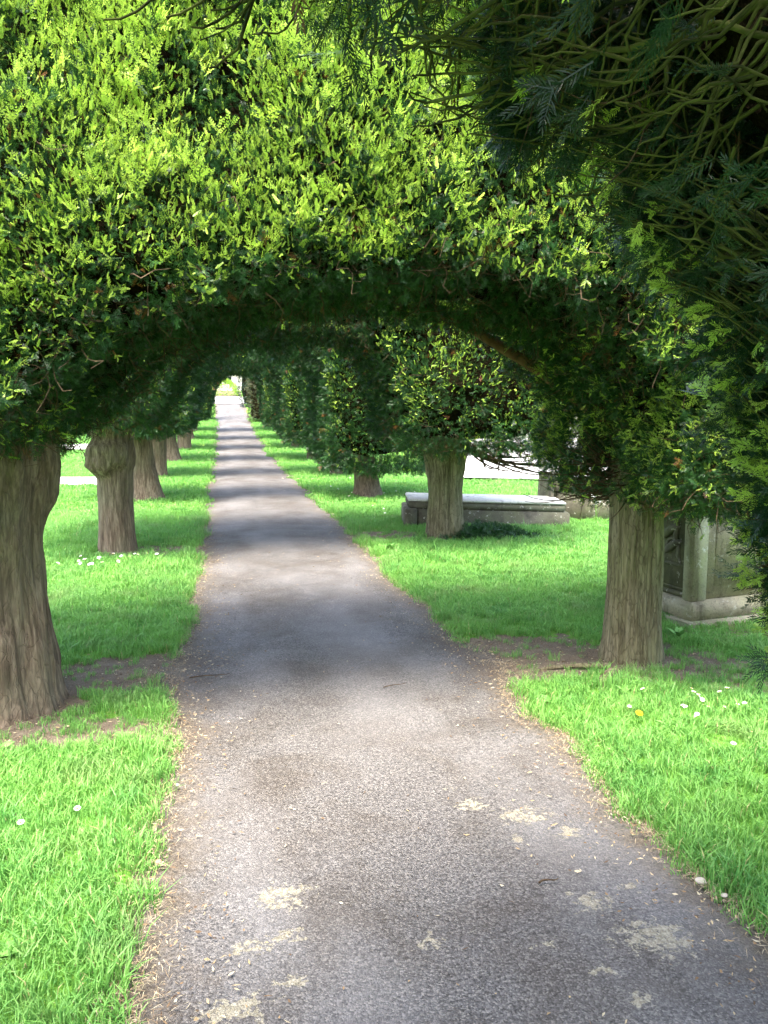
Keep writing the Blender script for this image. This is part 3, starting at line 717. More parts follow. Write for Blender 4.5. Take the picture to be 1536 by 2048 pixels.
# two free-standing yews at the far end, clipped down to the ground
def drum_f(P, c):
    x, y, z = P[:, 0] - c['tx'], P[:, 1] - c['yc'], P[:, 2] - c['z0']
    rr = np.hypot(x, y) - c['rad'] * (1 - .10 * np.clip(z / c['top'], 0, 1))
    q = np.stack([rr, np.abs(z - c['top'] / 2 - .05) - c['top'] / 2], 1) + .4
    f = np.linalg.norm(np.maximum(q, 0), axis=1) + np.minimum(q.max(1), 0) - .4
    return f + .2 * (vnoise(P * 1.6 + c['seed']) - .5) + .12 * (vnoise(P * 5) - .5)
def drum(label, tx, ty, rad, top, m, seed, zb=.1):
    c = C(1, ty, tx, xo=tx + rad, xs=tx - rad, top=top, zb=zb, hv=rad, seed=seed, rad=rad); rng = np.random.default_rng(seed)
    me = crown_mesh('crown', c, 6000, 2500, T_FAR_OLD, T_FAR_NEW, 1.4, 1.1, rng, [m, M_TWIG, M_CORE], None, 500, f_=drum_f)
    yew(label, tx, ty, trr[1], me)
drum('olive-brown clipped yew standing on the ground at the right of the path end', 2.75, 45.2, 1.35, 4.2, M_YEW_OLD, 71)
drum('dark blue-green narrow yew beside the pale house at the end of the path', 2.45, 56.5, 1.25, 5.5, M_YEW_DARK, 72)
drum('dark green clipped yew at the left of the far path end', -1.6, 46.5, 1.3, 4.2, M_YEW, 73)

# nearest arch, overhead: the camera stands at its mouth
tm = trunk_mesh('trunk', [(-.05, .24), (.2, .21), (.9, .19), (1.4, .2), (2.2, .15), (3, .08)], M_BARK_R, .08, 7, 9, res=(80, 80))
c0 = C(1, .3, 2.6, xo=4.2, zb=.68, hx=-.15, hw=1.39, ht=2.14, hz0=.9, hp=1.9, hv=1.55, top=3.8, seed=27, xs=.10, flare=.12)
rng = np.random.default_rng(25)
def w0(P, nr):
    vis = (P[:, 1] > .8) & (P[:, 0] < 2.15) & (P[:, 2] < 3.1)
    return np.where(vis, 1, .03)
parts = []
P, nr = shell(c0, 22000, rng, .05, lambda P, nr: w0(P, nr) * np.where((P[:, 1] > 1.45) & (P[:, 2] > 1.7), 1, .5))
keep = ~((P[:, 2] > 1.5 + .25 * (P[:, 1] < 1.4)) & (P[:, 1] < 1.68) & (rng.random(len(P)) < .96)); P, nr = P[keep], nr[keep]
D = nr * .9 + rng.normal(0, .5, P.shape) + ZV * .1
parts.append((place(T_NEAR_OLD, P - nr * .04, D, rng.uniform(.7, 1.2, len(P)), rng), 0))
P, nr = shell(c0, 4200, rng, .02, lambda P, nr: w0(P, nr) * np.where(P[:, 1] > 1.5, 1, .15) * np.where(nr[:, 2] < -.35, .02, np.clip(.15 + .9 * nr[:, 1], 0, 1)))
D = nr * .9 + rng.normal(0, .3, P.shape) + ZV * .45
parts.append((place(T_NEAR_NEW, P, D, rng.uniform(.6, 1.15, len(P)), rng, tmul=rng.uniform(.75, 1, len(P))), 0))
P, nr = shell(c0, 620, rng, .02, lambda P, nr: ((P[:, 1] > 1.45) & (P[:, 0] < 1.95) & (P[:, 2] < 2.0)) * np.clip(.3 + .7 * vnoise(P * 6), 0, 1))
parts.append((place(T_NEAR_NEW, P + nr * .02, nr * .8 + rng.normal(0, .35, P.shape) + ZV * .25, rng.uniform(.45, .8, len(P)), rng, tmul=rng.uniform(.85, 1, len(P))), 0))
P, nr = shell(c0, 10000, rng, .10, lambda P, nr: np.where(nr[:, 2] > .1, 1, .0) * np.where(P[:, 1] > -1.2, 1, .5))     # roof of the arch
parts.append((place(T_MID_OLD, P, nr + rng.normal(0, .6, P.shape), rng.uniform(1.5, 2.3, len(P)), rng, r=rng.random(len(P)) * .9), 0))
P, nr = shell(c0, 8000, rng, .14, lambda P, nr: ((P[:, 1] > 1.62) & (P[:, 0] < 2.3) & (P[:, 2] > 1.5) & (P[:, 2] < 3.2) & (nr[:, 1] > .2)) * 1.0)
parts.append((place(T_NEAR_OLD, P - nr * .05, rng.normal(0, 1, P.shape) - ZV * .3, rng.uniform(.4, .8, len(P)), rng, r=rng.random(len(P)) * .9), 0))
P, nr = shell(c0, 1500, rng, .12, lambda P, nr: np.where(P[:, 1] > 1.45, 1, 0))
tw = []
for k in range(4):
    pts = [np.zeros(3)]; d = np.array([0, 0, 1.])
    for q in range(5): d = d + rng.normal(0, .3, 3); d /= np.linalg.norm(d); pts.append(pts[-1] + d * .05)
    v, f = tube_np(np.array(pts), [.003, .0026, .0022, .0018, .0014, .0008], 4); tw.append((v, np.concatenate([f[:, [0, 1, 2]], f[:, [0, 2, 3]]]), np.zeros(len(v))))
parts.append((place(tw, P - nr * .08, rng.normal(0, 1, P.shape) + nr * .4, rng.uniform(.4, .9, len(P)), rng), 1))
# dark inner hull on the far side only, so the roof keeps its pinholes of sky
cc = core(c0, -.24, 260, 190); q = cc[0][cc[1]].mean(1)
hollow = (q[:, 1] > -1.3) & (q[:, 1] < 1.28) & (q[:, 0] < 2.1) & (q[:, 2] > 1.6) & (q[:, 2] < 2.75)
pin = (rng.random(len(q)) < .2) & (q[:, 2] > 1.8)
cc = (cc[0], cc[1][~hollow & ~pin], cc[2], cc[3])
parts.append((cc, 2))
V, F, T, R, Ms = join(parts); V = V - np.array([c0['tx'], c0['ty'], c0['z0']])
r0 = yew('nearest yew, overhead and down the right edge, with dark mossy branches', 2.6, .3, tm, mesh_np('crown', V, F, [M_YEW_NEAR, M_TWIG, M_CORE], False, Ms, {'t': T, 'r': R}))
rb = np.random.default_rng(77)
def roof(x):                                                        # height of the arch's underside at this distance from the path
    return .93 + 1.29 * np.maximum(0, 1 - (np.abs(x + .15) / 1.46) ** 1.9) ** .526
def droop(S0, E0, r_0, r_1, n, rng):
    S0, E0 = np.array(S0), np.array(E0); ln = np.linalg.norm(E0 - S0)
    c1 = S0 + (E0 - S0) * .35 + np.array([rng.normal(0, .08), rng.normal(0, .08), .10]) * ln; c2 = S0 + (E0 - S0) * .8 + np.array([rng.normal(0, .06), rng.normal(0, .06), -.12 + rng.normal(0, .05)]) * ln
    P = bez(S0, c1, c2, E0, n)
    for a_ in range(3): P[:, a_] += .075 * ln * (fbm(np.stack([np.linspace(0, 6, n) + rng.random() * 99, np.full(n, a_ * 3.3), np.zeros(n)], 1), 3) - .47) * 2
    lim = roof(P[:, 0]) + .13 - .07 * np.linspace(0, 1, n) * rng.random(); P[:, 2] = np.where(P[:, 2] < lim, lim - (lim - P[:, 2]) * .12, P[:, 2]); P[:, 1] = np.minimum(P[:, 1], 1.75)
    return P - np.array([2.6, .3, 0]), np.linspace(r_0, r_1, n)
for i in range(36):
    S0 = (rb.uniform(.7, 1.75), rb.uniform(.6, 1.15), 0); E0 = (max(.25, S0[0] - rb.uniform(.1, .65)), rb.uniform(1.45, 1.74), 0); S0 = (S0[0], S0[1], roof(S0[0]) + rb.uniform(.35, .6))
    E0 = (E0[0], E0[1], roof(E0[0]) + rb.uniform(.02, .30))
    P, R = droop(S0, E0, rb.uniform(.0045, .0095), .002, 22, rb); sub = [(P, R)]
    for k in range(5):
        j = rb.integers(7, 20); q = P[j] + np.array([2.6, .3, 0]); e2 = q + np.array([rb.uniform(-.28, .05), rb.uniform(-.05, .25), rb.uniform(-.14, .06)])
        sub.append(droop(q, e2, R[j] * .7, .0015, 12, rb))
    link('branch', tubes_mesh('branch', sub, M_MOSS, 6, .12, i), r0)
tubes = []
for i in range(230):
    q = np.array((rb.uniform(.15, 1.25), rb.uniform(.9, 1.72), 0)); q[2] = roof(q[0]) + rb.uniform(.15, .50); e2 = q + np.array([rb.uniform(-.22, .10), rb.uniform(.0, .3), rb.uniform(-.34, -.06)])
    tubes.append(droop(q, e2, .0038, .0012, 10, rb))
for i in range(60):
    q = np.array((rb.uniform(1.15, 1.5), rb.uniform(1.3, 1.7), rb.uniform(1.3, 2.0))); e2 = q + np.array([rb.uniform(-.16, -.03), rb.uniform(.0, .3), rb.uniform(-.1, .15)])
    tubes.append(droop(q, e2, .004, .0012, 10, rb))
tag(link('twigs', tubes_mesh('twigs', tubes, M_MOSS, 4, .1), r0), 'thin mossy twigs hanging below the branches', kind='stuff')

tm = trunk_mesh('trunk', [(-.05, .26), (.2, .22), (.9, .2), (1.4, .22), (2.2, .15), (3, .08)], M_BARK_L, .08, 7, 19, res=(80, 80))
c = C(-1, -.3, -1.6, ty=.3, xo=-3.1, zb=1.3, hx=-.15, hw=1.25, ht=2.62, hz0=1.0, hp=2.4, hv=1.5, top=3.8, seed=29, xs=.10, flare=.16)
rng = np.random.default_rng(26)
cm = crown_mesh('crown', c, 9000, 2500, T_FAR_OLD, T_FAR_NEW, 1, .9, rng, YEW, None, 400)
l0 = yew('yew whose thin dark branch tips hang into the top left of the photo', -1.6, .3, tm, cm)
tubes = []
def hang(P): tubes.append((np.array(P, float) - np.array([-1.6, .3, 0]), np.linspace(.007, .002, len(P))))
for i in range(14):
    q = np.array((rb.uniform(-.1, .35), rb.uniform(1.45, 1.8), 2.62)); e2 = q + np.array([rb.uniform(-.35, .0), rb.uniform(0, .1), rb.uniform(-.38, -.12)])
    P = bez(q, q + [0, 0, -.1], e2 + [.1, 0, .0], e2, 14); P += rb.normal(0, .003, P.shape); hang(P)
tag(link('twigs', tubes_mesh('twigs', tubes, M_MOSS, 5, .1), l0), kind='stuff')
cluster('hanging_spray', [(1.75, 1.4, 2.50), (1.95, 1.42, 2.52), (2.1, 1.4, 2.50), (1.6, 1.4, 2.54)], (.09, .1, .05), 45, T_NEAR_OLD, .8, l0, np.random.default_rng(8), 0)

# ---------------------------------------------------------------- tombs
def stone_material(name, c1, c2, c3, green, sc=6):
    m, nt, b = mat(name); v = pos(nt)
    n1 = noise(nt, v, sc, 6, .65); n2 = noise(nt, v, 60, 4, .7); n3 = noise(nt, v, 3, 5, .6)
    c = ramp(nt, n1, [(.3, c1), (.5, c2), (.7, c3)])
    c = mixc(nt, ramp(nt, n3, [(.45, (0, 0, 0)), (.68, (.8, .8, .8))]), c, green)
    c = mixc(nt, ramp(nt, n2, [(.55, (0, 0, 0)), (.68, (.5, .5, .5))]), c, (.05, .05, .035))
    c = mixc(nt, ramp(nt, noise(nt, v, 17, 7, .7), [(.60, (0, 0, 0)), (.64, (.7, .7, .7))]), c, (.50, .49, .41))
    c = mixc(nt, ramp(nt, noise(nt, pos(nt, (1, 1, .12)), 9, 5, .6), [(.55, (0, 0, 0)), (.7, (.6, .6, .6))]), c, (.05, .05, .035))
    L(nt, c, b.inputs['Base Color']); b.inputs['Roughness'].default_value = .92; b.inputs['Specular IOR Level'].default_value = .2
    bump(nt, b, math_(nt, 'ADD', n1, n2), .6, .01); return m
M_STONE = stone_material('mossy_limestone', (.06, .055, .04), (.12, .11, .08), (.2, .19, .145), (.09, .10, .045))
M_LID = stone_material('pale_lid_stone', (.42, .40, .36), (.55, .53, .48), (.66, .64, .6), (.40, .40, .30))
M_CREAM = stone_material('cream_limestone', (.20, .18, .12), (.36, .33, .23), (.50, .46, .34), (.17, .19, .07))
M_DARKST = stone_material('shaded_end_stone', (.05, .055, .03), (.10, .10, .06), (.17, .16, .10), (.07, .09, .03))  # darker greenish stone, the shade of the tomb's end put into its colour
def beveled(name, boxes, m, parent, bev=.012, seg=2, rough=.004):
    """boxes: (cx,cy,z0,sx,sy,h, top_scale) in the parent's frame, one mesh"""
    import bmesh
    bm = bmesh.new()
    for (cx, cy, z0, sx, sy, h, ts) in boxes:
        r = bmesh.ops.create_cube(bm, size=1)
        for v in r['verts']:
            k = ts if v.co.z > 0 else 1
            v.co = (cx + v.co.x * (sx if v.co.z < 0 else sx - (1 - k)), cy + v.co.y * (sy if v.co.z < 0 else sy - (1 - k)), z0 + (v.co.z + .5) * h)
    bmesh.ops.bevel(bm, geom=bm.edges[:], offset=bev, segments=seg, affect='EDGES')
    me = bpy.data.meshes.new(name); bm.to_mesh(me); bm.free(); me.materials.append(m)
    for p in me.polygons: p.use_smooth = True
    o = link(name, me, parent)
    return o
# low table tomb
t1 = empty('table_tomb', (3.45, 11.05, .02), math.radians(-9)); t1.rotation_euler[1] = math.radians(1.6)
tag(t1, 'low table tomb with a pale flat slab behind the flaring yew trunk', 'tomb')
beveled('plinth', [(0, 0, -.15, 2.16, .86, .36, 1)], M_STONE, t1)
beveled('slab', [(0, 0, .212, 2.06, .78, .10, 1)], M_STONE, t1, .02)
beveled('lid', [(0, 0, .314, 2.08, .80, .035, .97)], M_LID, t1, .008)
beveled('corner_block', [(-1.0, -.40, -.12, .16, .14, .34, 1)], M_STONE, t1)
# plain chest tomb with a peaked end
t2 = empty('chest_tomb', (5.25, 11.4, 0), math.radians(-6)); tag(t2, 'plain grey chest tomb with a lichened lid, between the table tomb and the pale trunk', 'tomb')
beveled('chest', [(0, 0, -.1, 1.35, .74, .52, 1)], M_STONE, t2)
beveled('lid', [(0, 0, .423, 1.42, .80, .14, .95)], M_STONE, t2, .02)
import bmesh
bm = bmesh.new()
vs = [bm.verts.new(p) for p in ((-.745, -.40, -.1), (-.735, -.40, .56), (-.765, -.40, .70), (-.80, -.40, -.1), (-.745, .30, -.1), (-.735, .30, .56), (-.765, .30, .64), (-.80, .30, -.1))]
for f in ((0, 1, 2, 3), (7, 6, 5, 4), (0, 4, 5, 1), (1, 5, 6, 2), (2, 6, 7, 3), (3, 7, 4, 0)): bm.faces.new([vs[i] for i in f])
me = bpy.data.meshes.new('end_slab'); bm.to_mesh(me); bm.free(); me.materials.append(M_STONE); link('end_slab', me, t2)
# carved chest tomb, its near corner between a carved end with shade in its colour and a pale long side
t3 = empty('carved_tomb', (3.93, 6.15, 0), math.radians(11)); tag(t3, 'tall carved tomb with a shaded scrolled end, right of the pale fluted trunk', 'tomb')
W3, D3, H3 = 1.35, .86, .72
beveled('base_step', [(0, 0, -.1, W3 + .22, D3 + .22, .14, 1)], M_CREAM, t3, .02)
beveled('plinth', [(0, 0, .042, W3 + .10, D3 + .10, .13, .98)], M_CREAM, t3, .015)
beveled('chest', [(0, 0, .174, W3 - .06, D3 - .06, H3, 1)], M_CREAM, t3)
for sx in (-1, 1):
    for sy in (-1, 1): beveled('pilaster', [(sx * (W3 / 2 - .05), sy * (D3 / 2 - .04), .173, .15, .10, H3 - .005, 1)], M_CREAM, t3, .012)
XE = -(W3 / 2 - .03)                                                # plane of the dark end
beveled('end_panel', [(XE - .003, 0, .18, .012, D3 - .20, H3 - .02, 1)], M_DARKST, t3, .003)
beveled('moulding', [(XE - .014, 0, .40, .03, D3 - .19, .03, 1), (XE - .014, 0, .185, .035, D3 - .19, .035, 1), (XE - .012, 0, .235, .02, D3 - .19, .015, 1)], M_DARKST, t3, .006)
beveled('side_panel', [(0, -(D3 / 2 - .028), .27, W3 - .44, .012, .52, 1)], M_CREAM, t3, .004)
beveled('lid', [(0, 0, .896, W3 + .14, D3 + .14, .05, 1.03), (0, 0, .948, W3 + .2, D3 + .2, .045, .97)], M_CREAM, t3, .014)
def on_end(P): P = np.asarray(P, float); return np.stack([XE - .012 + P[:, 1], -P[:, 0], P[:, 2]], 1)
def scroll(cx, z, s, flip, name='scroll'):
    P = [(cx + flip * (.02 + .13 * s), 0, z - .17 * s), (cx + flip * (.01 + .13 * s), 0, z - .12 * s)]
    for k in range(40):
        t = k / 39; a_ = -.6 + t * 5.2; r = .13 * s * (1 - .72 * t); P.append((cx + flip * r * math.cos(a_), 0, z + r * math.sin(a_)))
    link(name, tubes_mesh(name, [(on_end(P), np.concatenate([[.010, .018], np.linspace(.026, .012, 40)]) * s)], M_STONE, 10), t3)
scroll(.10, .70, 1.0, 1); scroll(-.17, .70, 1.0, -1); scroll(.16, .54, .7, 1)
def leaf_carving(cx, z, d):
    P = bez(np.array([cx, 0, z]), np.array([cx + d * .08, -.02, z + .03]), np.array([cx + d * .13, -.02, z + .11]), np.array([cx + d * .2, 0, z + .10]), 14)
    link('carved_leaf', tubes_mesh('carved_leaf', [(on_end(P), .028 * np.sin(np.linspace(.25, 2.9, 14)) + .004)], M_STONE, 8), t3)
leaf_carving(.05, .60, 1); leaf_carving(.0, .62, -1); leaf_carving(.08, .49, 1)

# ---------------------------------------------------------------- far end: pale house, bush, low wall
def render_material():
    m, nt, b = mat('pale_house_render')
    c = ramp(nt, noise(nt, pos(nt), 1.2, 5), [(.3, (.62, .58, .50)), (.7, (.74, .71, .64))]); L(nt, c, b.inputs['Base Color']); b.inputs['Roughness'].default_value = .9; return m
M_HOUSE = render_material(); M_GLASS = simple('window_glass', (.03, .035, .04), .1); M_FRAME = simple('white_paint', (.75, .75, .73), .5)
M_ROOF = twig_material('stone_tiles', (.16, .14, .11), (.26, .23, .19), 5)
hz = float(tz(np.float64(66)))
hs = empty('house', (2.2, 70, hz)); tag(hs, 'pale rendered house glimpsed at the end of the path', 'house')
def wall_with_holes(name, w_, h_, holes, m, parent, th=.35):
    xs = sorted({-w_ / 2, w_ / 2, *[v for hh in holes for v in (hh[0], hh[1])]}); zs = sorted({-.5, h_, *[v for hh in holes for v in (hh[2], hh[3])]})
    bm = bmesh.new(); V = {}
    def vv(i, j, k):
        if (i, j, k) not in V: V[(i, j, k)] = bm.verts.new((xs[i], k * th, zs[j]))
        return V[(i, j, k)]
    solid = {}
    for i in range(len(xs) - 1):
        for j in range(len(zs) - 1):
            cx_, cz_ = (xs[i] + xs[i + 1]) / 2, (zs[j] + zs[j + 1]) / 2
            solid[i, j] = not any(q[0] < cx_ < q[1] and q[2] < cz_ < q[3] for q in holes)
    for (i, j), s_ in solid.items():
        if not s_: continue
        bm.faces.new([vv(i, j, 0), vv(i + 1, j, 0), vv(i + 1, j + 1, 0), vv(i, j + 1, 0)]); bm.faces.new([vv(i, j + 1, 1), vv(i + 1, j + 1, 1), vv(i + 1, j, 1), vv(i, j, 1)])
        for di, dj, a_, b_ in ((-1, 0, (i, j), (i, j + 1)), (1, 0, (i + 1, j + 1), (i + 1, j)), (0, -1, (i + 1, j), (i, j)), (0, 1, (i, j + 1), (i + 1, j + 1))):
            if not solid.get((i + di, j + dj), False): bm.faces.new([vv(*a_, 0), vv(*b_, 0), vv(*b_, 1), vv(*a_, 1)])
    me = bpy.data.meshes.new(name); bm.to_mesh(me); bm.free(); me.materials.append(m); return link(name, me, parent)
HOL = [(-1.9, -1.15, .9, 2.1), (-4.0, -3.0, .9, 2.1), (.6, 1.5, .9, 2.1), (3.2, 4.1, .9, 2.1), (-1.9, -1.15, 3.5, 4.6), (-4.0, -3.0, 3.5, 4.6), (.6, 1.5, 3.5, 4.6), (3.2, 4.1, 3.5, 4.6)]
wall_with_holes('front_wall', 11, 5.4, HOL, M_HOUSE, hs)
beveled('rear_walls', [(0, 5.8, -.5, 11, .35, 5.9, 1), (-5.32, 3.1, -.5, .35, 5.1, 5.9, 1), (5.32, 3.1, -.5, .35, 5.1, 5.9, 1)], M_HOUSE, hs, .01)
for q in HOL:
    wv = beveled('window', [(q[0] + .04, .12, q[2], .08, .08, q[3] - q[2], 1), (q[1] - .04, .12, q[2], .08, .08, q[3] - q[2], 1), ((q[0] + q[1]) / 2, .12, q[3] - .08, q[1] - q[0] - .16, .078, .08, 1), ((q[0] + q[1]) / 2, .12, (q[2] + q[3]) / 2, q[1] - q[0] - .16, .06, .05, 1)], M_FRAME, hs, .005, 1)
    beveled('pane', [((q[0] + q[1]) / 2, .16, q[2] + .02, q[1] - q[0] - .17, .01, q[3] - q[2] - .1, 1)], M_GLASS, wv, .001, 1)
bm = bmesh.new(); vs = [bm.verts.new(p) for p in ((-5.8, -.4, 5.3), (5.8, -.4, 5.3), (5.8, 3, 8.0), (-5.8, 3, 8.0), (-5.8, 6.4, 5.3), (5.8, 6.4, 5.3))]
for f in ((0, 1, 2, 3), (3, 2, 5, 4), (0, 3, 4), (1, 5, 2), (0, 4, 5, 1)): bm.faces.new([vs[i] for i in f])
me = bpy.data.meshes.new('roof'); bm.to_mesh(me); bm.free(); me.materials.append(M_ROOF); link('roof', me, hs)
def bush(label, x, y, rad, h, m, seed, n=2500):
    rng = np.random.default_rng(seed); u = rng.normal(0, 1, (n, 3)); u /= np.linalg.norm(u, axis=1)[:, None]; u[:, 2] = np.abs(u[:, 2])
    q = u * (.75 + .35 * fbm(u * 3 + seed, 3)[:, None]) * rng.uniform(.7, 1.05, (n, 1)) ** .5
    P = q * [rad, rad, h]
    V, F, T, R = place(T_FAR_OLD + T_FAR_NEW, P, u + rng.normal(0, .5, u.shape), rng.uniform(1.2, 2, n), rng)
    o = link('bush', mesh_np('bush', V, F, [m], False, attrs={'t': T, 'r': R})); o.location = (x, y, float(tz(np.float64(y)))); tag(o, label, 'shrub'); return o
bush('bright yellow-green bush in front of the pale house at the end of the path', .35, 65.5, 1.15, 1.3, M_BUSH, 5)
# low churchyard wall far right
wl = empty('churchyard_wall', (20, 33.6, .1)); tag(wl, 'low pale stone wall beyond the road on the far right', 'wall')
beveled('wall_face', [(0, 0, -.3, 30, .4, 1.5, 1)], M_LID, wl, .02); beveled('coping', [(0, 0, 1.203, 30.1, .5, .12, .95)], M_CREAM, wl, .02)

# ---------------------------------------------------------------- grass fields
scatter_grass(-3.2, 5.4, 1.3, 8.0, 620, 'near', .75, 1.25)
scatter_grass(-4.6, 7.2, 8.0, 13.0, 250, 'near', 1.0, 1.6)
scatter_grass(-6.5, 12, 13.0, 24, 60, 'far', .8, 1.3)
scatter_grass(-10, 20, 24, 48, 22, 'far', 1.2, 1.9)
P = np.concatenate([q[0] for q in PTS]); print('tufts', len(P))
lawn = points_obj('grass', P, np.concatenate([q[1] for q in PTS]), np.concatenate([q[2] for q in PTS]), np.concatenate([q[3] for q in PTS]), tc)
tag(lawn, 'short green grass either side of the path', 'grass', kind='stuff')

# needle litter, chips and dead leaves along the edges and on the bare earth
rl = np.random.default_rng(91); n = 60000
x = rl.uniform(-1.8, 3.4, n); y = 1.6 + rl.random(n) ** 1.4 * 10
d = off_path(x, y); s = soil_mask(x, y)
pk = np.exp(-(np.abs(d + .06) / .12)) * .8 + s * .7 + .012
k = rl.random(n) < pk; x, y, d = x[k], y[k], d[k]; n = len(x)
z = np.where(d < 0, tz(y) + .03, ground_z(x, y) + .008)
a_ = rl.uniform(0, 6.28, n); ln = rl.uniform(.004, .014, n); wd = rl.uniform(.0015, .004, n)
dx, dy = np.cos(a_) * ln, np.sin(a_) * ln; ex, ey = -np.sin(a_) * wd, np.cos(a_) * wd; dz = rl.uniform(-.003, .004, (n, 4))
V = np.stack([np.stack([x - dx, y - dy, z + dz[:, 0]], 1), np.stack([x + ex, y + ey, z + dz[:, 1]], 1), np.stack([x + dx, y + dy, z + dz[:, 2]], 1), np.stack([x - ex, y - ey, z + dz[:, 3]], 1)], 1).reshape(-1, 3)
m, nt, b = mat('dead_needles'); L(nt, ramp(nt, attr(nt, 'r'), [(0, (.06, .035, .02)), (.4, (.22, .14, .07)), (.75, (.42, .32, .17)), (1, (.5, .44, .3))]), b.inputs['Base Color']); b.inputs['Roughness'].default_value = .9
lit = link('leaf_litter', mesh_np('leaf_litter', V, np.arange(n * 4).reshape(-1, 4), [m], False, attrs={'r': np.repeat(rl.random(n), 4)}))
tag(lit, 'dry brown needle litter on the path edges', 'litter', kind='stuff')

# dry straw on the turf edges
rl = np.random.default_rng(92); n = 26000
y = 1.6 + rl.random(n) ** 1.5 * 11; sd_ = rl.random(n) < .5; off = rl.normal(.0, .06, n)
x = np.where(sd_, xl_edge(y) - off, xr_edge(y) + off)
m_ = n // 4; x[:m_] = rl.uniform(-1.8, 3.4, m_); pk = np.ones(n); pk[:m_] = soil_mask(x[:m_], y[:m_]) * (off_path(x[:m_], y[:m_]) > 0); k = rl.random(n) < pk * (.35 + .65 * (vnoise(np.stack([x * 5, y * 5, y * 0], 1)) > .42))
x, y = x[k], y[k]; n = len(x); d = off_path(x, y); z = np.where(d < 0, tz(y) + .028, ground_z(x, y) + .012) + rl.uniform(0, .008, n)
a_ = rl.uniform(0, 6.28, n); ln = rl.uniform(.006, .022, n); wd = .0011; dx, dy = np.cos(a_) * ln, np.sin(a_) * ln; ex, ey = -np.sin(a_) * wd, np.cos(a_) * wd; dz = rl.normal(0, .006, (n, 2))
V = np.stack([np.stack([x - dx - ex, y - dy - ey, z + dz[:, 0]], 1), np.stack([x + ex, y + ey, z + .004], 1), np.stack([x + dx, y + dy, z + dz[:, 1]], 1), np.stack([x - ex, y - ey, z + .004], 1)], 1).reshape(-1, 3)
m, nt, b = mat('dry_straw'); L(nt, ramp(nt, attr(nt, 'r'), [(0, (.20, .13, .07)), (.5, (.33, .26, .16)), (1, (.48, .41, .27))]), b.inputs['Base Color']); b.inputs['Roughness'].default_value = .8
tag(link('dry_grass', mesh_np('dry_grass', V, np.arange(n * 4).reshape(-1, 4), [m], False, attrs={'r': np.repeat(rl.random(n), 4)})), 'dry straw along the turf edges', 'litter', kind='stuff')

# ---------------------------------------------------------------- daisies, dandelion, weeds, stones
M_PETAL = simple('daisy_petal', (.82, .82, .80), .6); M_EYE = simple('daisy_eye', (.75, .5, .03), .7); M_STEM = simple('flower_stem', (.12, .25, .04), .6)
def flower_mesh(name, npet, pr, er, h, mp, me_, rows=1):
    V, F, Ms = [], [], []
    for rw in range(rows):
        for k in range(npet):
            a_ = k * 6.2832 / npet + rw * .2; q = pr * (1 - .28 * rw); o = len(V); tz_ = h + .001 + .0025 * rw
            for (rr_, da, zz) in ((er * .6, 0, 0), (q * .7, -.17, .002), (q, 0, .0035), (q * .7, .17, .002)): V.append((rr_ * math.cos(a_ + da), rr_ * math.sin(a_ + da), tz_ + zz))
            F.append((o, o + 1, o + 2, o + 3)); Ms.append(0)
    o = len(V); V.append((0, 0, h + .006 + .003 * (rows - 1)))
    for k in range(8): V.append((er * math.cos(k * .785), er * math.sin(k * .785), h + .002 + .003 * (rows - 1)))
    F3 = [(o, o + 1 + k, o + 1 + (k + 1) % 8) for k in range(8)]
    sv, sf = tube_np(np.array([(0, 0, -.01), (.002, 0, h * .5), (0, 0, h + .002)]), [.001, .0009, .0009], 4, len(V))
    V = np.array(V); V = np.concatenate([V, sv])
    return mesh_np(name, V, [np.array(F), sf, np.array(F3)], [mp, me_, M_STEM], False, Ms + [2] * len(sf) + [1] * len(F3))
dm = flower_mesh('daisy', 14, .0135, .0045, .072, M_PETAL, M_EYE)
rd = np.random.default_rng(12)
clusters = [((2.42, 3.88), (.22, .12), 20, 'in the main daisy patch on the right-hand lawn'), ((2.45, 3.42), (.14, .10), 6, 'in the small group nearer than the main right-hand patch'),
            ((-.95, 8.75), (.26, .12), 16, 'in the row before the burled yew'), ((-1.42, 8.35), (.12, .12), 6, 'in the group beside the thick left trunk'),
            ((2.2, 14.0), (.5, 1.2), 16, 'scattered before the leaning right-hand yew'), ((2.0, 18.0), (.4, 1.0), 10, 'in the far grass right of the path')]
ORD = ['leftmost', 'second', 'third', 'fourth', 'fifth', 'sixth', 'seventh', 'eighth', 'ninth', 'tenth', 'eleventh', 'twelfth', 'thirteenth', 'fourteenth', 'fifteenth', 'sixteenth', 'seventeenth', 'eighteenth', 'nineteenth', 'rightmost']
for (cx, cy), (sx_, sy_), cnt, lab in clusters:
    pts = sorted([(cx + rd.normal() * sx_, cy + rd.normal() * sy_) for k in range(cnt)], key=lambda q: q[0] / q[1])
    for k, (x, y) in enumerate(pts):
        o = bpy.data.objects.new('daisy', dm); COL.objects.link(o)
        s_ = rd.uniform(.75, 1.1) * (1.5 if cy > 8 else 1); o.scale = (s_, s_, s_ if cy < 8 else 1.1); o.location = (x, y, float(ground_z(np.array([x]), np.array([y]))[0]) + .004)
        word = 'leftmost white daisy' if k == 0 else 'rightmost white daisy' if k == cnt - 1 else ORD[k] + ' white daisy from the left'
        o.rotation_euler = (rd.normal(-.0, .3) + .25, rd.normal(0, .3), rd.uniform(0, 6.28)); tag(o, word + ' ' + lab, 'flower', 'daisies ' + lab)
for x, y, lab in ((-.56, 3.24, 'single white daisy in the bottom left grass, nearer the path'), (-.74, 3.15, 'single white daisy at the left edge of the bottom left grass')):
    o = bpy.data.objects.new('daisy', dm); COL.objects.link(o); o.location = (x, y, float(ground_z(np.array([x]), np.array([y]))[0]) + .012); o.rotation_euler = (.4, 0, 0); tag(o, lab, 'flower')
M_YEL = simple('dandelion_petal', (.85, .52, .01), .6)
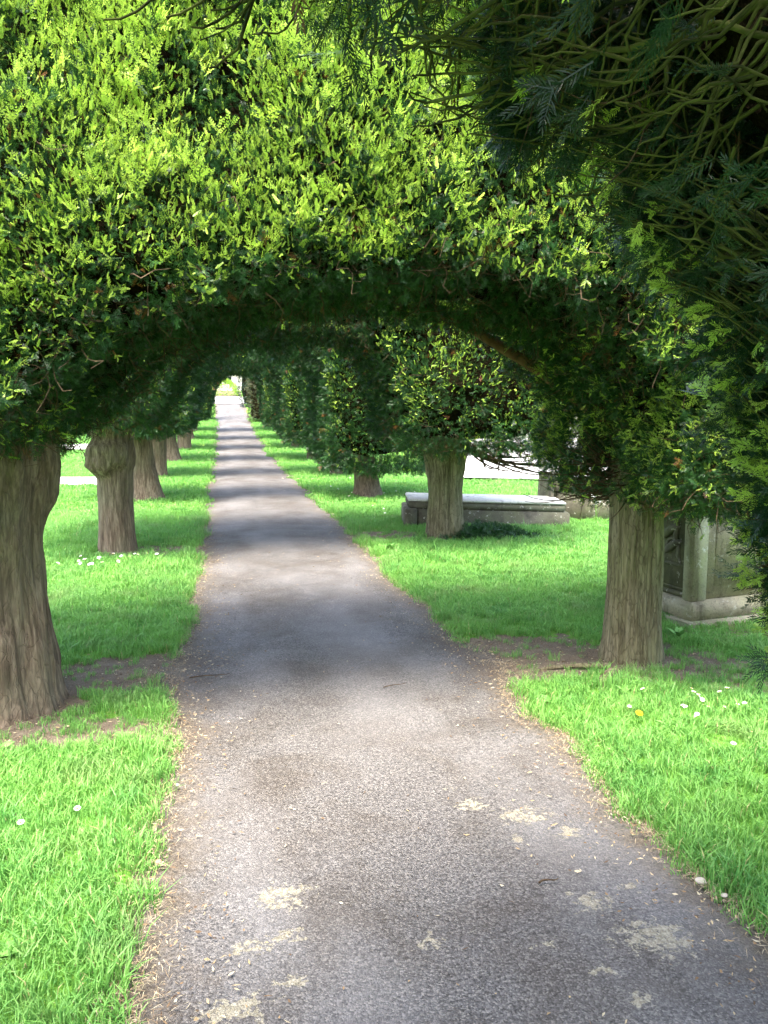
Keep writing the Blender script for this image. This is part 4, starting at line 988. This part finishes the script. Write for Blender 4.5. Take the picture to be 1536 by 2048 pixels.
o = link('dandelion', flower_mesh('dandelion', 20, .02, .006, .07, M_YEL, M_YEL, 3)); o.location = (2.01, 3.83, float(ground_z(np.array([2.01]), np.array([3.83]))[0])); o.rotation_euler = (.5, 0, 0); tag(o, 'yellow dandelion flower in the right-hand lawn beside the daisies', 'flower')

def weed_mesh(name, nl, ln, wd, up, seed, m):
    rng = np.random.default_rng(seed); V, F = [], []
    for k in range(nl):
        a_ = rng.uniform(0, 6.28); l_ = ln * rng.uniform(.6, 1.1); u_ = up * rng.uniform(.5, 1.2); o = len(V)
        for j in range(7):
            t = j / 6; ww = wd * math.sin(min(t * 1.15 + .12, 1) * math.pi) * l_ / ln * (1 + .25 * (j % 2))
            px = l_ * t * math.cos(u_ * (1 - .3 * t)); pz_ = l_ * t * math.sin(u_) * (1 - .35 * t) ; c_, s_ = math.cos(a_), math.sin(a_)
            for sg in (-1, 1): V.append((px * c_ - sg * ww * s_, px * s_ + sg * ww * c_, pz_ + .1 * ww + .005))
        for j in range(6): F.append((o + 2 * j, o + 2 * j + 1, o + 2 * j + 3, o + 2 * j + 2))
    return mesh_np(name, np.array(V), np.array(F), [m], True)
mw, ntw, bw = mat('broad_weed_leaf'); L(ntw, ramp(ntw, noise(ntw, pos(ntw), 20, 3), [(.3, (.10, .27, .05)), (.7, (.22, .44, .10))]), bw.inputs['Base Color']); bw.inputs['Roughness'].default_value = .5
weeds = [(2.14, 4.22, 7, .10, .020, 1.1, 'upright dock weed in front of the pale fluted trunk'), (1.70, 4.15, 9, .09, .018, .5, 'flat rosette weed at the path edge below the right-hand yew'),
         (2.15, 3.72, 9, .11, .016, .45, 'dandelion leaves spreading beside the yellow flower'), (2.05, 3.1, 8, .07, .012, .5, 'broad-leaved weed in the middle of the right-hand lawn'),
         (-1.02, 4.1, 16, .07, .016, .8, 'leafy weed clump at the foot of the thick left trunk'), (-.5, 4.12, 14, .06, .014, .6, 'small leafy weed on the bare strip beside the path, left'),
         (1.75, 9.0, 7, .16, .03, 1.0, 'pale leafy weed on the right verge before the table tomb'), (-.66, 2.45, 7, .08, .016, .4, 'pale broad-leaved weed in the bottom left grass'), (3.08, 5.3, 9, .14, .02, 1.1, 'weed tuft at the foot of the carved tomb')]
for i, (x, y, nl, ln, wd_, up, lab) in enumerate(weeds):
    o = link('weed', weed_mesh('weed', nl, ln, wd_, up, i + 3, mw)); o.location = (x, y, float(ground_z(np.array([x]), np.array([y]))[0])); tag(o, lab, 'weed')
# ivy-like low growth and long grass at the foot of the flaring trunk
rk = np.random.default_rng(14); n = 1500; P = np.stack([rk.normal(3.15, .32, n), rk.normal(9.75, .16, n), rk.uniform(.02, .17, n)], 1); P[:, 2] *= np.exp(-((P[:, 0] - 3.1) / .5) ** 2)
V, F, T, R = place(T_MID_OLD, P, rk.normal(0, 1, P.shape) + [0, 0, .7], rk.uniform(.8, 1.4, n), rk, tmul=rk.random(n) * .75)
o = link('ground_cover', mesh_np('ground_cover', V, F, [M_YEW], False, attrs={'t': T, 'r': R})); tag(o, 'dark low growth at the foot of the flaring yew', 'ground cover', kind='stuff')
# tall stems with pale flower heads by the chest tomb
def stems(label, x, y, n, h, seed):
    rng = np.random.default_rng(seed); r = empty('wild_flower', (x, y, .02)); tag(r, label, 'flower')
    for k in range(n):
        e_ = np.array([rng.normal(0, .06), rng.normal(0, .06), h * rng.uniform(.7, 1.1)]); link('stem', tubes_mesh('stem', [(bez(np.zeros(3), np.array([0, 0, h * .4]), e_ * [.5, .5, .9], e_, 8), np.linspace(.003, .002, 8))], M_STEM, 4), r)
        p = rng.normal(0, .018, (14, 3)) + e_; hd, hf = [], []
        for q in p:
            o_ = len(hd); s_ = .009; hd += [q + [s_, 0, 0], q + [-s_, 0, 0], q + [0, s_, 0], q + [0, -s_, 0], q + [0, 0, s_], q + [0, 0, -s_]]
            hf += [(o_ + i_, o_ + j_, o_ + k_) for i_ in (0, 1) for j_ in (2, 3) for k_ in (4, 5)]
        link('flower_head', mesh_np('flower_head', np.array(hd), np.array(hf), [M_PETAL]), r)
stems('tall wild flower stems with pale heads before the plain chest tomb', 4.95, 10.75, 5, .36, 3)
# surface root and stones
m_root = M_BARK_R
rt = link('exposed_root', tubes_mesh('exposed_root', [(bez(np.array([2.30, 4.62, .02]), np.array([2.2, 4.5, .06]), np.array([2.08, 4.45, .05]), np.array([2.05, 4.28, -.01]), 16), np.linspace(.035, .02, 16)),
                                   (bez(np.array([2.28, 4.7, .03]), np.array([2.1, 4.68, .05]), np.array([1.95, 4.8, .03]), np.array([1.8, 4.78, -.01]), 16), np.linspace(.02, .008, 16))], m_root, 8, .1)); tag(rt, 'gnarled grey root surfacing in front of the pale fluted trunk', 'root')
M_PEB = simple('pebble', (.45, .40, .33), .8); M_PEBR = simple('reddish_pebble', (.40, .20, .13), .8)
def stone(x, y, r, lab, m=M_PEB, seed=0, onpath=True):
    bm = bmesh.new(); bmesh.ops.create_icosphere(bm, subdivisions=3, radius=1); P = np.array([v.co for v in bm.verts]); f = .75 + .5 * fbm(P * 1.3 + seed * 3, 3)
    for v, k in zip(bm.verts, f): v.co = Vector((v.co.x * k * 1.25, v.co.y * k, v.co.z * k * .6)) * r
    me = bpy.data.meshes.new('stone'); bm.to_mesh(me); bm.free(); me.materials.append(m)
    for p in me.polygons: p.use_smooth = True
    o = link('stone', me); o.location = (x, y, .03 + r * .25); o.rotation_euler = (0, 0, seed); tag(o, lab, 'stone')
stone(-.245, 2.89, .012, 'small reddish stone at the left edge of the path', M_PEBR, 1)
stone(1.53, 2.43, .016, 'pale rounded stone at the right edge of the path', M_PEB, 2)
stone(1.56, 2.34, .010, 'smaller pale stone just below the rounded one at the right path edge', M_PEB, 3)
stone(1.88, 4.3, .016, 'white stone on the bare earth left of the surfacing root', M_LID, 4)
stone(-.21, 3.5, .008, 'tiny pale stone near the left path edge', M_PEB, 5)
def stick(p, q, r, lab):
    P = bez(np.array(p), np.array(p) * .6 + np.array(q) * .4 + [0, .02, .004], np.array(p) * .3 + np.array(q) * .7 + [0, -.02, 0], np.array(q), 12)
    o = link('twig', tubes_mesh('twig', [(P, np.linspace(r, r * .4, 12))], M_TWIG, 6, .1)); tag(o, lab, 'twig')
stick((-.21, 4.93, .035), (.02, 4.95, .04), .004, 'thin fallen twig across the left path edge beside the bare earth')
stick((1.0, 2.52, .034), (1.07, 2.53, .036), .004, 'short dark twig lying on the path above the large lichen patch')
stick((.86, 4.55, .036), (1.0, 4.6, .038), .003, 'thin twig in the dark shade of the path')
print('faces', sum(len(m_.polygons) for m_ in bpy.data.meshes))
